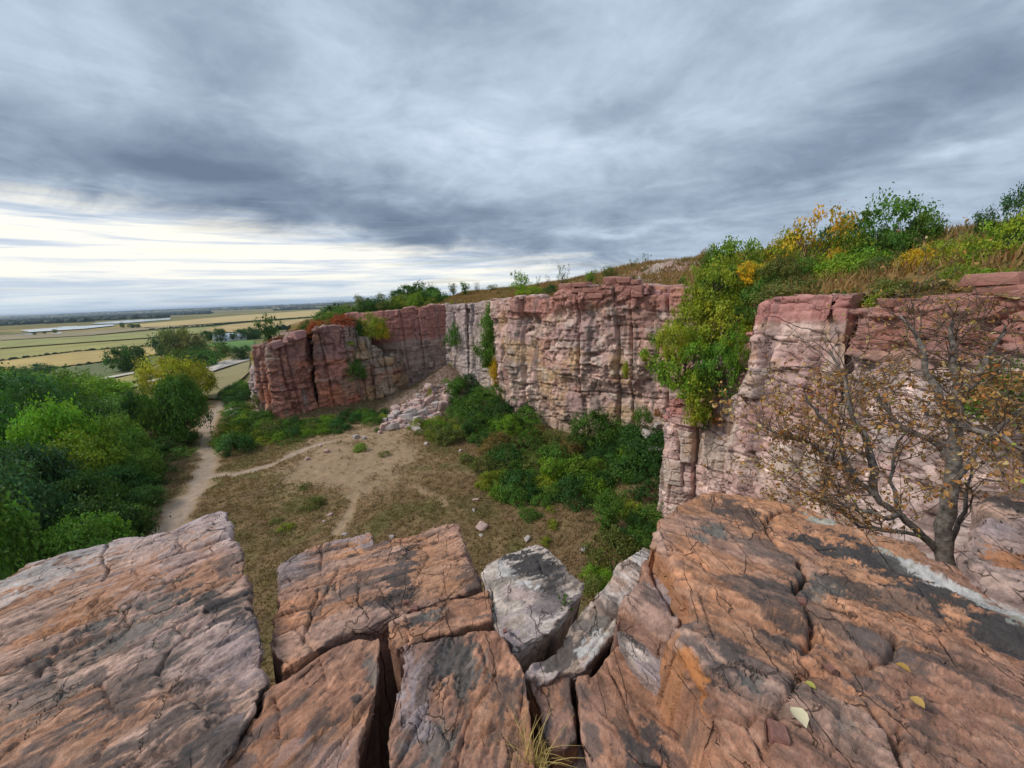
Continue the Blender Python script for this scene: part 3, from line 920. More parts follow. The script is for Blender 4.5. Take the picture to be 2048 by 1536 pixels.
def pal_main(c):
    C = pal_base(c, (0.60, 0.39, 0.325), (0.60, 0.43, 0.345), 1.3)
    C = mixc(C, 0.75 * sst(c['a1'] + 0.4 * fbm(c['U'] * .3, c['Z'] * .3, 6, 3), 0.55, 0.9), (0.45, 0.285, 0.26))
    C = mixc(C, 0.6 * sst(fbm(c['U'] * .45, c['Z'] * .28, 16, 4), 0.16, 0.38), (0.56, 0.36, 0.17))
    C = mixc(C, 0.55 * sst(fbm(c['U'] * .3, c['Z'] * .5, 17, 4), 0.2, 0.4), (0.40, 0.20, 0.14))
    C = mixc(C, 0.5 * sst(c['bh'], 0.8, 0.9), (0.50, 0.42, 0.36))
    C = mixc(C, 0.8 * sst(c['zt'] - c['Z'] + 1.0 * fbm(c['U'] * .5, c['Z'] * .3, 18, 3), 3.0, 2.0) * sst(c['U'], 8, 14), (0.46, 0.20, 0.155))
    C = mixc(C, 0.55 * streaks(c, .14, .38, 1.1), (0.15, 0.12, 0.105))
    C = mixc(C, 0.6 * sst(c['Z'], 5.5, 2.5) * sst(fbm(c['U'] * .25, c['Z'] * .3, 19, 3), -0.1, .25), (0.48, 0.36, 0.26))
    return C


def pal_near(c):
    C = pal_base(c, (0.70, 0.51, 0.44), (0.62, 0.42, 0.38), 1.2)
    C = mixc(C, 0.55 * sst(fbm(c['U'] * .3, c['Z'] * .3, 26, 4), 0.05, 0.35), (0.45, 0.23, 0.20))
    C = mixc(C, 0.65 * sst(c['a1'], 0.72, 0.9), (0.58, 0.48, 0.40))
    C = mixc(C, 0.5 * sst(fbm(c['U'] * .8, c['Z'] * .8, 27, 4), 0.2, 0.4), (0.50, 0.31, 0.17))
    C = mixc(C, 0.75 * sst(6.8 - c['U'], -0.5, 1.5) * sst(c['Z'], 14, 8) * sst(fbm(c['U'] * 1.2, c['Z'] * .5, 28, 3), -0.3, .1), (0.58, 0.43, 0.26))
    C = mixc(C, 0.92 * sst(c['zt'] - c['Z'] + 0.35 * fbm(c['U'] * .6, c['Z'] * .6, 29, 3), 1.45, 1.05), (0.50, 0.225, 0.195))
    C = mixc(C, 0.45 * streaks(c, .2, .42, 1.0), (0.15, 0.11, 0.12))
    return C


def pal_right(c):
    C = pal_base(c, (0.66, 0.49, 0.44), (0.60, 0.41, 0.37), 1.3)
    C = mixc(C, 0.6 * sst(c['a1'], 0.6, 0.85), (0.52, 0.44, 0.41))
    C = mixc(C, 0.6 * sst(fbm(c['U'] * .5, c['Z'] * .5, 36, 4), 0.1, 0.35), (0.42, 0.25, 0.16))
    C = mixc(C, 0.85 * sst(c['zt'] - c['Z'] + 0.6 * fbm(c['U'] * .4, c['Z'] * .3, 39, 3), 2.2, 1.5), (0.42, 0.18, 0.14))
    C = mixc(C, 0.5 * sst(fbm(c['U'] * 1.5, c['Z'] * 3.0, 37, 3), 0.15, 0.35), (0.40, 0.22, 0.2))
    C = mixc(C, 0.4 * streaks(c, .2, .42, 1.0), (0.16, 0.12, 0.11))
    return C


def zt(px, py, x, y):
    d = ray(px, py); t = (x * d[0] + y * d[1]) / (d[0] ** 2 + d[1] ** 2)
    return EYE[2] + d[2] * t


def zpt(x, y, py):
    """top height of a cliff point at plan x, y whose brink shows at image height py"""
    lo, hi = -2.0, 40.0
    for _ in range(40):
        m = (lo + hi) / 2
        if proj((x, y, m))[1] > py: lo = m
        else: hi = m
    return lo


def proj(p):
    d = np.array(p, float) - EYE
    fw = np.array([0, math.cos(PITCH), -math.sin(PITCH)]); up = np.array([0, math.sin(PITCH), math.cos(PITCH)])
    a = d[0]; b = d @ up; w = d @ fw
    u2, v2 = a / w, b / w
    c, s = math.cos(ROLL), math.sin(ROLL)
    u = u2 * c - v2 * s; v = u2 * s + v2 * c
    return 1024 + u * F, 768 - v * F, w


def W(x, y, py):
    return (x, y, zpt(x, y, py))


def wall_pix(lst):
    """(px, py_top, dist) -> plan point with the top height"""
    return [tuple(at_dist(a, b, c)) for a, b, c in lst]


# far-left bastion: separate buttresses with dark clefts between them
cliff('cliff_buttress', [(-47, 82, 11.5), (-45.5, 74, 11.0)] + wall_pix([(497, 738, 75), (513, 738, 73)]) + [(-42, 76, 10.5)], 'low grey pillar at the far left foot of the red bastion', pal_pale, 11, 0.15, cap=1.5, cols=1.6, top_step=0.4)
cliff('cliff_buttress', [(-47, 86, 12.8), (-43.5, 76, 12.9)] + wall_pix([(502, 692, 73.0), (522, 691, 71.4), (527, 690, 70.8)]) + [(-38, 72, 12.5)], 'tall narrow red and grey pillar at the left end of the bastion', pal_red, 12, 0.15, cap=2.0, cols=1.8, top_step=0.3, beds=4)
cliff('cliff_buttress', [(-38.5, 70, 13)] + wall_pix([(531, 689, 70.2), (545, 684, 69.8), (575, 686, 70.2), (585, 668, 70.6), (602, 664, 71.0)]) + [(-37.2, 78, 13)], 'squat red buttress with a boulder on its right shoulder', pal_red, 13, 0.14, cap=4.0, cols=2.4, beds=3.2, colw=0.25)
cliff('cliff_buttress', [(-34.6, 80, 14)] + wall_pix([(622, 657, 70.9), (640, 653, 70.6), (668, 651, 70.8), (692, 652, 71.4)]) + [(-27, 73, 14)], 'flat topped red slab buttress right of the black cleft', pal_red, 14, 0.14, cap=4.0, cols=4.5, beds=4.5, colw=0.3)
cliff('cliff_buttress', [(-27.6, 74, 13.5)] + wall_pix([(697, 658, 71.8), (714, 660, 71.6), (716, 672, 71.6), (740, 674, 71.6), (742, 694, 71.4), (766, 696, 71.8), (769, 708, 71.8), (783, 712, 72.2)]) + [(-19.5, 77, 9)], 'broken yellowish buttress stepping down beside the back wall', pal_step, 15, 0.14, cap=3.0, cols=2.2, top_step=1.0)
cliff('cliff', [(-31, 76, 16)] + wall_pix([(735, 624, 79), (765, 622, 77.2), (800, 619, 76.5), (850, 611, 76.0), (888, 609, 76.2)]) + [(-8, 79, 17)], 'grey back wall with a dark red upper band', pal_back, 16, 0.14, cap=5.0, cols=5.5, beds=5.5, amp=0.6, rough_amp=0.55)
cliff('cliff', [(-13.5, 79, 17)] + wall_pix([(889, 610, 75.4), (905, 608, 73.5), (930, 606, 70), (935, 606, 70.6), (960, 604, 66.5), (985, 600, 63), (1000, 598, 61)]) + [(0.5, 63, 17)], 'pale grey pink wall between the back corner and the big wall', pal_pale, 17, 0.13, cap=5.0, cols=2.8, beds=5, amp=0.9)


def over_main(U, Z, ztp, L):
    h = ztp - Z
    # blocky upper courses jut out, hollows below them
    a = 0.5 * sst(h, 2.6, 1.8) * (fbm(U * 0.25, U * 0, 3, 3) + 0.4)
    b = -0.9 * np.exp(-((h - 3.4) / 1.0) ** 2) * sst(fbm(U * 0.22 + 4, Z * 0.1, 44, 3), -0.1, 0.25)
    d = 0.8 * np.exp(-((Z - 8.5 - 0.1 * (U - 20)) / 2.2) ** 2) * sst(fbm(U * 0.18, Z * .2, 45, 2), -.1, .3)
    return a + b + d


oD, topD = cliff('cliff', [(0.2, 64, 17.5), (-2.6, 61.5, 17.6)] + wall_pix([(1001, 601, 58.5), (1012, 597, 56), (1060, 596, 52.6), (1105, 594, 49.8), (1128, 577, 48.6), (1180, 568, 47.4), (1230, 563, 46.4), (1290, 566, 45.4), (1340, 574, 44.6), (1395, 580, 43.8), (1450, 580, 43)]) + [(24, 38, 18)],
      'big central wall of pink and ochre rock with stacked blocks along its brink', pal_main, 18, 0.125, cap=5.0, cols=3.8, beds=3.0, small=(1.2, 0.6), over=over_main, amp=1.15)


def over_near(U, Z, ztp, L):
    h = ztp - Z
    g = -1.5 * np.exp(-((U - 14.9 + 0.10 * (h - 3)) / 0.28) ** 2) * sst(h, 11, 8) - 0.25 * sst(h, 0.0, 0.3) * np.exp(-((h - 1.3) / 0.08) ** 2)
    return g


# near pillar and its stepped left side
oE, topE = cliff('cliff', [(24, 36, 10)] + wall_pix([(1450, 800, 38), (1335, 812, 31.5), (1328, 803, 30.2), (1345, 800, 29.6), (1395, 802, 29.3), (1432, 800, 29.0), (1438, 758, 28.8), (1476, 748, 28.2), (1484, 716, 28.0), (1500, 712, 27.8), (1504, 664, 27.6), (1521, 660, 27.3), (1527, 603, 27.2), (1560, 594, 26.2), (1640, 593, 24.2), (1690, 594, 23.1), (1706, 596, 22.8)]) + [(19.0, 24.5, 17.2)],
      'pale pink near pillar with a dusty red cap and stepped left side', pal_near, 19, 0.07, zb=0.3, cap=5.0, cols=2.6, beds=3.4, small=(0.9, 0.8), top_step=0.12, batter=0.04, colw=0.7, rough_amp=0.75)
oF, topF = cliff('cliff', [(20.5, 27, 16.6)] + wall_pix([(1727, 622, 23.2), (1730, 618, 21.9), (1738, 617, 21.5), (1785, 612, 20.6), (1845, 606, 19.6), (1900, 602, 18.7), (1960, 596, 17.8), (2048, 585, 16.6), (2180, 570, 14.8), (2400, 560, 12.6)]) + [(12.3, 5, 17.5)],
      'right hand wall of layered pink rock behind the bare tree', pal_right, 20, 0.065, zb=5.0, cap=5.0, cols=2.6, beds=1.6, small=(1.1, 0.42), top_step=0.15, batter=0.03, colw=0.6, rough_amp=0.85)


print('T', round(time.time() - _T0, 1), '# --------------------------------------')
# ------------------------------------------------------------------ stones
def stone_mesh(name, seed, cols=((0.42, 0.30, 0.28), (0.5, 0.42, 0.38)), bev=0.16, mat=None, jit=1.0):
    """angular broken block, unit size, 44 triangles or so"""
    rng = random.Random(seed); import bmesh
    bm = bmesh.new(); bmesh.ops.create_cube(bm, size=1.0)
    for v in bm.verts:
        v.co.x += rng.uniform(-.2, .2) * jit; v.co.y += rng.uniform(-.2, .2) * jit; v.co.z += rng.uniform(-.2, .2) * jit
    bmesh.ops.bevel(bm, geom=list(bm.edges), offset=bev, segments=1, affect='EDGES', profile=0.5)
    for v in bm.verts:
        v.co.x += rng.uniform(-.03, .03); v.co.y += rng.uniform(-.03, .03); v.co.z += rng.uniform(-.03, .03)
    bmesh.ops.triangulate(bm, faces=bm.faces)
    me = bpy.data.meshes.new(name); bm.to_mesh(me); bm.free()
    a = me.color_attributes.new('tint', 'FLOAT_COLOR', 'POINT')
    arr = []
    for v in me.vertices:
        f = min(1, max(0, 0.5 + v.co.z * 0.5 + rng.uniform(-.3, .3)))
        arr += [cols[0][i] * (1 - f) + cols[1][i] * f for i in range(3)] + [1]
    a.data.foreach_set('color', arr)
    me.materials.append(mat or M_STONE)
    return me


PINK = [stone_mesh('pink_stone_shape', 200 + i, ((0.40, 0.24, 0.21), (0.54, 0.38, 0.33))) for i in range(7)]
REDS = [stone_mesh('red_stone_shape', 220 + i, ((0.30, 0.13, 0.10), (0.40, 0.20, 0.16)), 0.07, None, 0.5) for i in range(7)]
REDP = [stone_mesh('rose_stone_shape', 240 + i, ((0.36, 0.17, 0.16), (0.46, 0.27, 0.24)), 0.07, None, 0.5) for i in range(7)]
PALE = [stone_mesh('pale_stone_shape', 260 + i, ((0.38, 0.31, 0.28), (0.48, 0.42, 0.39)), 0.12) for i in range(5)]


def blocks_on(parent, top, u0, u1, courses, h, wr, meshes, seed, depth=1.6, out=0.0, zoff=0.0, skip=0.15):
    """courses of jointed blocks along a brink; each one a part of its cliff"""
    rng = random.Random(seed); u, bx, by, ztp, nx, ny, Dt = top
    for c in range(courses):
        s = u0 + rng.uniform(0, 0.5)
        while s < u1:
            w = rng.uniform(*wr); hh = h * rng.uniform(.75, 1.15)
            m = s + w / 2
            if rng.random() > skip and m < u1:
                i = int(np.searchsorted(u, m)); i = min(i, len(u) - 1)
                o_ = out + rng.uniform(-0.25, 0.15) - c * 0.0
                j0 = max(0, i - 12); 
                d = Dt[max(0, i - 6):i + 7].mean() + o_ - depth * 0.5
                z = np.median(ztp[max(0, i - 6):i + 7]) + zoff - c * h - hh * 0.35
                b = link('rock_block', rng.choice(meshes), parent)
                b.location = (bx[i] + nx[i] * d, by[i] + ny[i] * d, z)
                b.rotation_euler = (rng.uniform(-.05, .05), rng.uniform(-.05, .05), math.atan2(-nx[i], ny[i]) + rng.uniform(-.12, .12) + math.pi)
                b.scale = (w * 1.04, depth * rng.uniform(.85, 1.1), hh * 1.05)
            s += w


def ux(top, px):
    """arc position on a cliff whose brink shows at image column px"""
    u, bx, by, ztp, nx, ny, Dt = top
    P = [proj((bx[i], by[i], ztp[i]))[0] for i in range(0, len(u), 4)]
    k0 = len(P) // 8
    i = k0 + int(np.argmin(np.abs(np.array(P[k0:]) - px)))
    return u[i * 4]


blocks_on(oD, topD, ux(topD, 1120), ux(topD, 1290), 3, 0.62, (0.8, 2.0), REDS, 1, 1.6, 0.25, 0.35, 0.15)
blocks_on(oD, topD, ux(topD, 1270), ux(topD, 1400), 2, 0.7, (0.9, 2.4), REDP, 2, 1.6, 0.10, 0.10, 0.3)
blocks_on(oD, topD, ux(topD, 1015), ux(topD, 1120), 1, 0.6, (1.0, 2.2), PINK, 3, 1.6, 0.05, 0.1, 0.35)
blocks_on(oF, topF, ux(topF, 1735), ux(topF, 2100), 5, 0.34, (0.7, 2.0), REDS, 4, 1.6, 0.12, 0.15, 0.2)
blocks_on(oF, topF, ux(topF, 1870), ux(topF, 2150), 2, 0.32, (0.7, 1.7), REDS, 5, 1.4, -0.4, 0.75, 0.2)
blocks_on(oF, topF, ux(topF, 1735), ux(topF, 2100), 3, 0.55, (0.8, 2.2), PALE, 6, 2.0, 0.05, -2.0, 0.35)
blocks_on(oE, topE, ux(topE, 1440), ux(topE, 1720), 1, 0.32, (0.9, 2.4), REDP, 7, 1.6, 0.0, -1.2, 0.5)


def stone(px, py, size, lab, grp=None, meshes=PINK, sc=(1, 1, 1), up=0.0, z=None, cat='rock', name='rock', rng=random.Random(99), pos=None):
    if pos is None:
        p = on_ground(px, py) if z is None else on_z(px, py, z)
    else: p = pos
    o = link(name, rng.choice(meshes))
    o.location = (p[0], p[1], p[2] + size * 0.10 + up)
    o.rotation_euler = (rng.uniform(-.25, .25), rng.uniform(-.25, .25), rng.uniform(0, 6.28))
    o.scale = (size * sc[0], size * sc[1] * rng.uniform(.6, .9), size * sc[2] * rng.uniform(.45, .75))
    tag(o, lab, cat, grp)
    return o


def build_rubble():
    rng = random.Random(12); n = 0; k = 0
    poly = [(770, 858), (765, 842), (800, 815), (835, 785), (862, 758), (900, 756), (916, 775), (915, 800), (880, 822), (870, 850), (850, 872), (820, 856)]
    while n < 190 and k < 6000:
        k += 1
        px = rng.uniform(765, 925); py = rng.uniform(752, 876)
        if not in_poly(px, py, poly): continue
        s = 0.35 + 1.1 * rng.random() ** 1.8 if rng.random() < .88 else rng.uniform(1.3, 2.2)
        p = on_ground(px, py)
        if py < 800 and px > 870: s *= 0.6
        tone = rng.choice(['pink', 'pink', 'pale'])
        lab = ('big ' if s > 1.3 else 'small ' if s < .65 else '') + tone + ' broken block ' + ('at the top' if py < 780 else 'in the upper part' if py < 800 else 'in the middle' if py < 825 else 'in the lower part' if py < 848 else 'at the foot') + ' of the rubble heap, ' + ('left' if px < 810 else 'right' if px > 865 else 'centre')
        stone(px, py, s, lab, 'broken blocks of the rubble heap', meshes=PINK if tone == 'pink' else PALE, rng=rng, pos=p, name='rubble_block')
        n += 1
    V = []; Fc = []
    nr = np.random.default_rng(3)
    base = [np.array([v.co[:] for v in m.vertices]) for m in PINK]; fcs = [np.array([p.vertices[:] for p in m.polygons]) for m in PINK]
    off = 0; C = []
    n = 0
    while n < 900:
        px = rng.uniform(765, 925); py = rng.uniform(756, 880)
        if not in_poly(px, py, poly): continue
        p = on_ground(px, py); i = rng.randrange(7); s = rng.uniform(.2, .5)
        a = rng.uniform(0, 6.28); R = np.array([[math.cos(a), -math.sin(a), 0], [math.sin(a), math.cos(a), 0], [0, 0, 1]])
        v = (base[i] * np.array([s, s * .8, s * .6])) @ R.T + p
        V.append(v); Fc.append(fcs[i] + off); off += len(v); C.append(np.ones((len(v), 3)) * (np.array([0.46, 0.33, 0.30]) * rng.uniform(.6, 1.15)))
        n += 1
    o = link('rubble', mesh_np('rubble', np.concatenate(V), np.concatenate(Fc), M_STONE, np.concatenate(C)))
    tag(o, 'small broken stones filling the rubble heap', 'rubble', None, 'stuff')


build_rubble()
for (px, py, s, lab) in [(963, 1055, .9, 'dark grey stone lying near the right block in the dry grass'), (1055, 1080, .55, 'white stone on the floor just above the grey block'),
                         (952, 1000, .5, 'small grey stone left of the yellow green bushes'), (948, 1022, .35, 'small pale stone below the grey stone by the bushes'),
                         (660, 1030, .5, 'flat stone lying beside the middle path'), (648, 1043, .3, 'small dark stone below the flat stone'),
                         (690, 1070, .35, 'pale stone just above the centre left block'), (785, 1075, .4, 'small pale stone above the middle of the orange block'),
                         (1168, 1102, .4, 'pale pebble on the grass right of the grey block'), (712, 874, .8, 'pale stone on the worn ground below the bastion'),
                         (728, 877, .6, 'pale flat stone right of its neighbour below the bastion'), (652, 903, .6, 'dark stone in the worn patch'),
                         (640, 892, .5, 'dark stone at the upper edge of the worn patch'), (615, 918, .5, 'small dark stone beside the branching path'),
                         (760, 865, .7, 'stone beside the lone bush at the heap foot'), (852, 889, .5, 'pale stone at the left edge of the central bushes'),
                         (920, 903, .5, 'pale stone in the dry grass left of the central bushes'), (962, 1072, .3, 'small white stone below the dark grey stone'),
                         (778, 850, 1.6, 'large flat pink block at the foot of the rubble heap'), (545, 872, 1.3, 'grey boulder at the foot of the bastion bushes')]:
    stone(px, py, s, lab, meshes=PALE if 'white' in lab or 'pale' in lab else PINK, rng=random.Random(int(px)))
for k, (px, py, s) in enumerate([(462, 832, 1.5), (470, 828, 1.3), (475, 836, 1.0), (466, 840, .9)]):
    stone(px, py, s, ['leftmost grey boulder in the bushes left of the bastion', 'topmost grey boulder in the bushes left of the bastion', 'rightmost grey boulder in the bushes left of the bastion', 'lowest grey boulder in the bushes left of the bastion'][k], 'grey boulders left of the bastion', meshes=PALE, rng=random.Random(int(k)), up=0.6)
for (px, py, d, s, lab) in [(595, 672, 70.6, 2.0, 'big tan boulder perched on the squat red buttress'), (576, 679, 70, 1.0, 'small pale stone left of the perched tan boulder'),
                            (556, 690, 69.7, 1.5, 'low block on the brink of the squat buttress'), (702, 655, 72.5, 1.1, 'tan rock leaning at the right corner of the flat red slab'),
                            (1262, 890, 42, 1.1, 'white rounded boulder at the foot of the big wall'), (1300, 870, 41, 1.3, 'pale block against the near pillar'),
                            (1316, 852, 40, 1.0, 'pale block stacked above the others beside the near pillar'), (1310, 905, 39, 1.5, 'large pale boulder sunk beside the near pillar')]:
    p = at_dist(px, py, d)
    stone(px, py, s, lab, meshes=PALE if d < 60 else REDP, rng=random.Random(int(px)), pos=p)

print('T', round(time.time() - _T0, 1), '# --------------------------------------')
# ------------------------------------------------------------------ foliage shapes
def crown_mesh(name, seed, clumps, per, leaf, kind='round', clump_r=0.17, holes=0.0):
    """leaf faces in clumps; unit radius, height 0..1"""
    r = np.random.default_rng(seed)
    C = []
    lob = r.normal(size=(7, 3)); lob /= np.linalg.norm(lob, axis=1)[:, None]; lobv = r.uniform(-0.25, 0.28, 7)
    for i in range(clumps):
        d = r.normal(size=3); d /= np.linalg.norm(d)
        rad = 0.42 + 0.58 * r.random() ** 0.45
        rad *= 1 + sum(lobv[k] * max(0, d @ lob[k]) ** 3 for k in range(7))
        if kind == 'round': c = np.array([d[0] * rad, d[1] * rad, 0.5 + 0.5 * d[2] * rad])
        elif kind == 'bush':
            d[2] = abs(d[2]); c = np.array([d[0] * rad, d[1] * rad, 0.08 + 0.85 * d[2] * rad])
        elif kind == 'spread':
            a = r.uniform(0, 6.283); q = r.random() ** 0.6
            c = np.array([math.cos(a) * q, math.sin(a) * q, 0.35 + 0.55 * (1 - q * q) * r.uniform(.4, 1.1) + 0.05 * r.normal()])
        elif kind == 'upright':
            a = r.uniform(0, 6.283); h = r.random(); q = (0.35 + 0.65 * h) * r.random() ** 0.5 * (1.0 if h < .8 else .8)
            c = np.array([math.cos(a) * q, math.sin(a) * q, 0.05 + 0.95 * h])
        elif kind == 'cone':
            a = r.uniform(0, 6.283); h = r.random() ** 1.3; q = (1 - h) ** 0.8 * (0.5 + 0.5 * r.random())
            c = np.array([math.cos(a) * q, math.sin(a) * q, 0.03 + 0.95 * h])
        elif kind == 'hang':
            a = r.uniform(0, 6.283); h = r.random(); q = r.random() ** .5 * (0.6 + 0.4 * math.sin(h * 9 + seed))
            c = np.array([math.cos(a) * q, math.sin(a) * q, h])
        C.append(c)
    C = np.array(C)
    n = clumps * per
    ci = np.repeat(np.arange(clumps), per)
    off = r.normal(size=(n, 3)) * clump_r
    if kind == 'spread': off *= np.array([1.5, 1.5, 0.32])
    else: off *= np.array([1, 1, 0.62])
    P = C[ci] + off * r.uniform(.5, 1.15, (clumps, 1))[ci]
    P[:, 2] = np.maximum(P[:, 2], 0.01)
    out = P - np.array([0, 0, 0.4]); out /= np.linalg.norm(out, axis=1)[:, None] + 1e-6
    N = out * 0.5 + np.array([0, 0, 0.65]) + r.normal(size=(n, 3)) * 0.55
    N /= np.linalg.norm(N, axis=1)[:, None]
    T = np.cross(N, r.normal(size=(n, 3))); T /= np.linalg.norm(T, axis=1)[:, None] + 1e-9
    B = np.cross(N, T)
    s = leaf * r.uniform(.6, 1.35, (n, 1))
    V = np.stack([P - T * s * .5, P - B * s * .32 + N * s * .08, P + T * s * .55, P + B * s * .32 + N * s * .08], 1).reshape(-1, 3)
    Fc = np.arange(n * 4).reshape(-1, 4)
    tone = (r.uniform(.72, 1.28, clumps)[ci] * r.uniform(.75, 1.25, n))[:, None]
    hue = r.uniform(-.12, .18, clumps)[ci][:, None] + r.normal(size=(n, 1)) * .06
    col = tone * np.concatenate([1 + hue, np.ones((n, 1)), 1 - hue * .5], 1)
    return mesh_np(name, V, Fc, M_LEAF, np.repeat(col, 4, 0)), C


def tube(V, Fc, pts, rads, sides=6):
    b0 = len(V); n = len(pts)
    pts = [np.array(p, float) for p in pts]
    for i in range(n):
        d = pts[min(i + 1, n - 1)] - pts[max(i - 1, 0)]; d = d / (np.linalg.norm(d) + 1e-9)
        a = np.cross(d, [0.3, 0.9, 0.1] if abs(d[1]) < .8 else [1, 0, 0]); a /= np.linalg.norm(a) + 1e-9; b = np.cross(d, a)
        for k in range(sides):
            t = 6.2832 * k / sides
            V.append(tuple(pts[i] + (a * math.cos(t) + b * math.sin(t)) * rads[i]))
    for i in range(n - 1):
        for k in range(sides):
            k2 = (k + 1) % sides
            Fc.append((b0 + i * sides + k, b0 + i * sides + k2, b0 + (i + 1) * sides + k2, b0 + (i + 1) * sides + k))


def trunk_mesh(name, C, seed, rad=0.05, nb=12, multi=1):
    rng = random.Random(seed); V = []; Fc = []
    for m in range(multi):
        a = rng.uniform(0, 6.28); lean = 0.06 if multi == 1 else 0.3
        top = (math.cos(a) * lean, math.sin(a) * lean, 0.72)
        pts = [(math.cos(a) * 0.05 * (multi > 1), math.sin(a) * .05 * (multi > 1), -0.06), (top[0] * .3, top[1] * .3, 0.22), (top[0] * .7, top[1] * .7, .48), top]
        tube(V, Fc, pts, [rad * 1.3, rad, rad * .65, rad * .25])
    idx = list(range(len(C))); rng.shuffle(idx)
    for i in idx[:nb]:
        c = C[i]; z0 = min(0.55, max(0.12, c[2] * 0.5)); s = (0.0, 0.0, z0)
        mid = (c[0] * .45, c[1] * .45, z0 + (c[2] - z0) * .35)
        tube(V, Fc, [s, mid, tuple(c)], [rad * .45, rad * .28, rad * .08], 4)
    return mesh_np(name, V, Fc, M_BARK)


PROTO = {}


def mkproto(key, seeds, clumps, per, leaf, kind, clump_r=.17, rad=.045, nb=12, multi=1):
    PROTO[key] = []
    for s in seeds:
        me, C = crown_mesh(key + '_crown', s, clumps, per, leaf, kind, clump_r)
        PROTO[key].append((me, trunk_mesh(key + '_trunk', C, s, rad, nb, multi)))


mkproto('bush', (1, 2, 3, 4), 60, 55, 0.085, 'bush', .16)
mkproto('bush_small', (5, 6, 7), 26, 40, 0.12, 'bush', .18)
mkproto('upright', (8, 9, 10), 44, 34, 0.09, 'upright', .13, multi=3)
mkproto('tree', (11, 12, 13), 110, 85, 0.062, 'round', .14)
mkproto('spread', (14, 15, 16), 90, 100, 0.062, 'spread', .13)
mkproto('airy', (41, 42, 43, 44), 85, 62, 0.062, 'round', .105, rad=.03, nb=34)
mkproto('airy_bush', (45, 46, 47), 60, 46, 0.075, 'upright', .115, rad=.02, nb=20, multi=3)
mkproto('far_tree', (17, 18, 19), 60, 50, 0.10, 'round', .17)
mkproto('cedar', (20, 21), 50, 45, 0.07, 'cone', .11)
mkproto('hang', (22, 23), 70, 60, 0.09, 'hang', .2)
mkproto('sparse', (24, 25, 26), 36, 16, 0.075, 'upright', .10, rad=.018, nb=26, multi=4)

G = dict(dark=(0.046, 0.118, 0.022), mid=(0.094, 0.190, 0.026), lime=(0.16, 0.28, 0.022), yg=(0.25, 0.30, 0.025), yellow=(0.62, 0.42, 0.025),
         olive=(0.15, 0.175, 0.04), brown=(0.22, 0.16, 0.05), red=(0.34, 0.09, 0.035), blue=(0.06, 0.135, 0.05), orange=(0.38, 0.17, 0.03))


def foliage(px, py_top, dist, wpx, lab, colr='mid', proto='bush', name='shrub', cat='shrub', group=None, base=None, gz=None, seed=0, depthk=1.0, py_base=None, parts=True, tint=(1, 1, 1)):
    """plant whose crown top shows at (px, py_top) at horizontal distance dist, crown about wpx wide"""
    rng = random.Random(seed * 7919 + int(px * 13 + py_top * 7))
    top = at_dist(px, py_top, dist); w = proj(top)[2]
    rad = wpx / 2 / F * w
    x, y = top[0], top[1]
    if py_base is not None: zb = at_dist(px, py_base, dist)[2]
    elif gz is not None: zb = gz
    else: zb = vz(x, y)
    h = max(0.3, top[2] - zb)
    c = np.array(G[colr]) * rng.uniform(.82, 1.2) * np.array([rng.uniform(.88, 1.14), 1, rng.uniform(.85, 1.15)]) * np.array(tint)
    me, tr = rng.choice(PROTO[proto])
    yaw = rng.uniform(0, 6.28)
    if parts:
        e = bpy.data.objects.new(name, None); COL.objects.link(e)
        e.location = (x, y, zb); e.rotation_euler = (0, 0, yaw); e.scale = (rad, rad * rng.uniform(.85, 1.15) * depthk, h)
        o = link('crown' if cat == 'tree' else 'foliage', me, e); o.color = (*c, 1)
        link('trunk' if cat == 'tree' else 'stem', tr, e)
    else:
        e = link(name, me); e.color = (*c, 1)
        e.location = (x, y, zb); e.rotation_euler = (0, 0, yaw); e.scale = (rad, rad * rng.uniform(.85, 1.15) * depthk, h)
    tag(e, lab, cat, group)
    return e


print('T', round(time.time() - _T0, 1), '# valley trees ----')
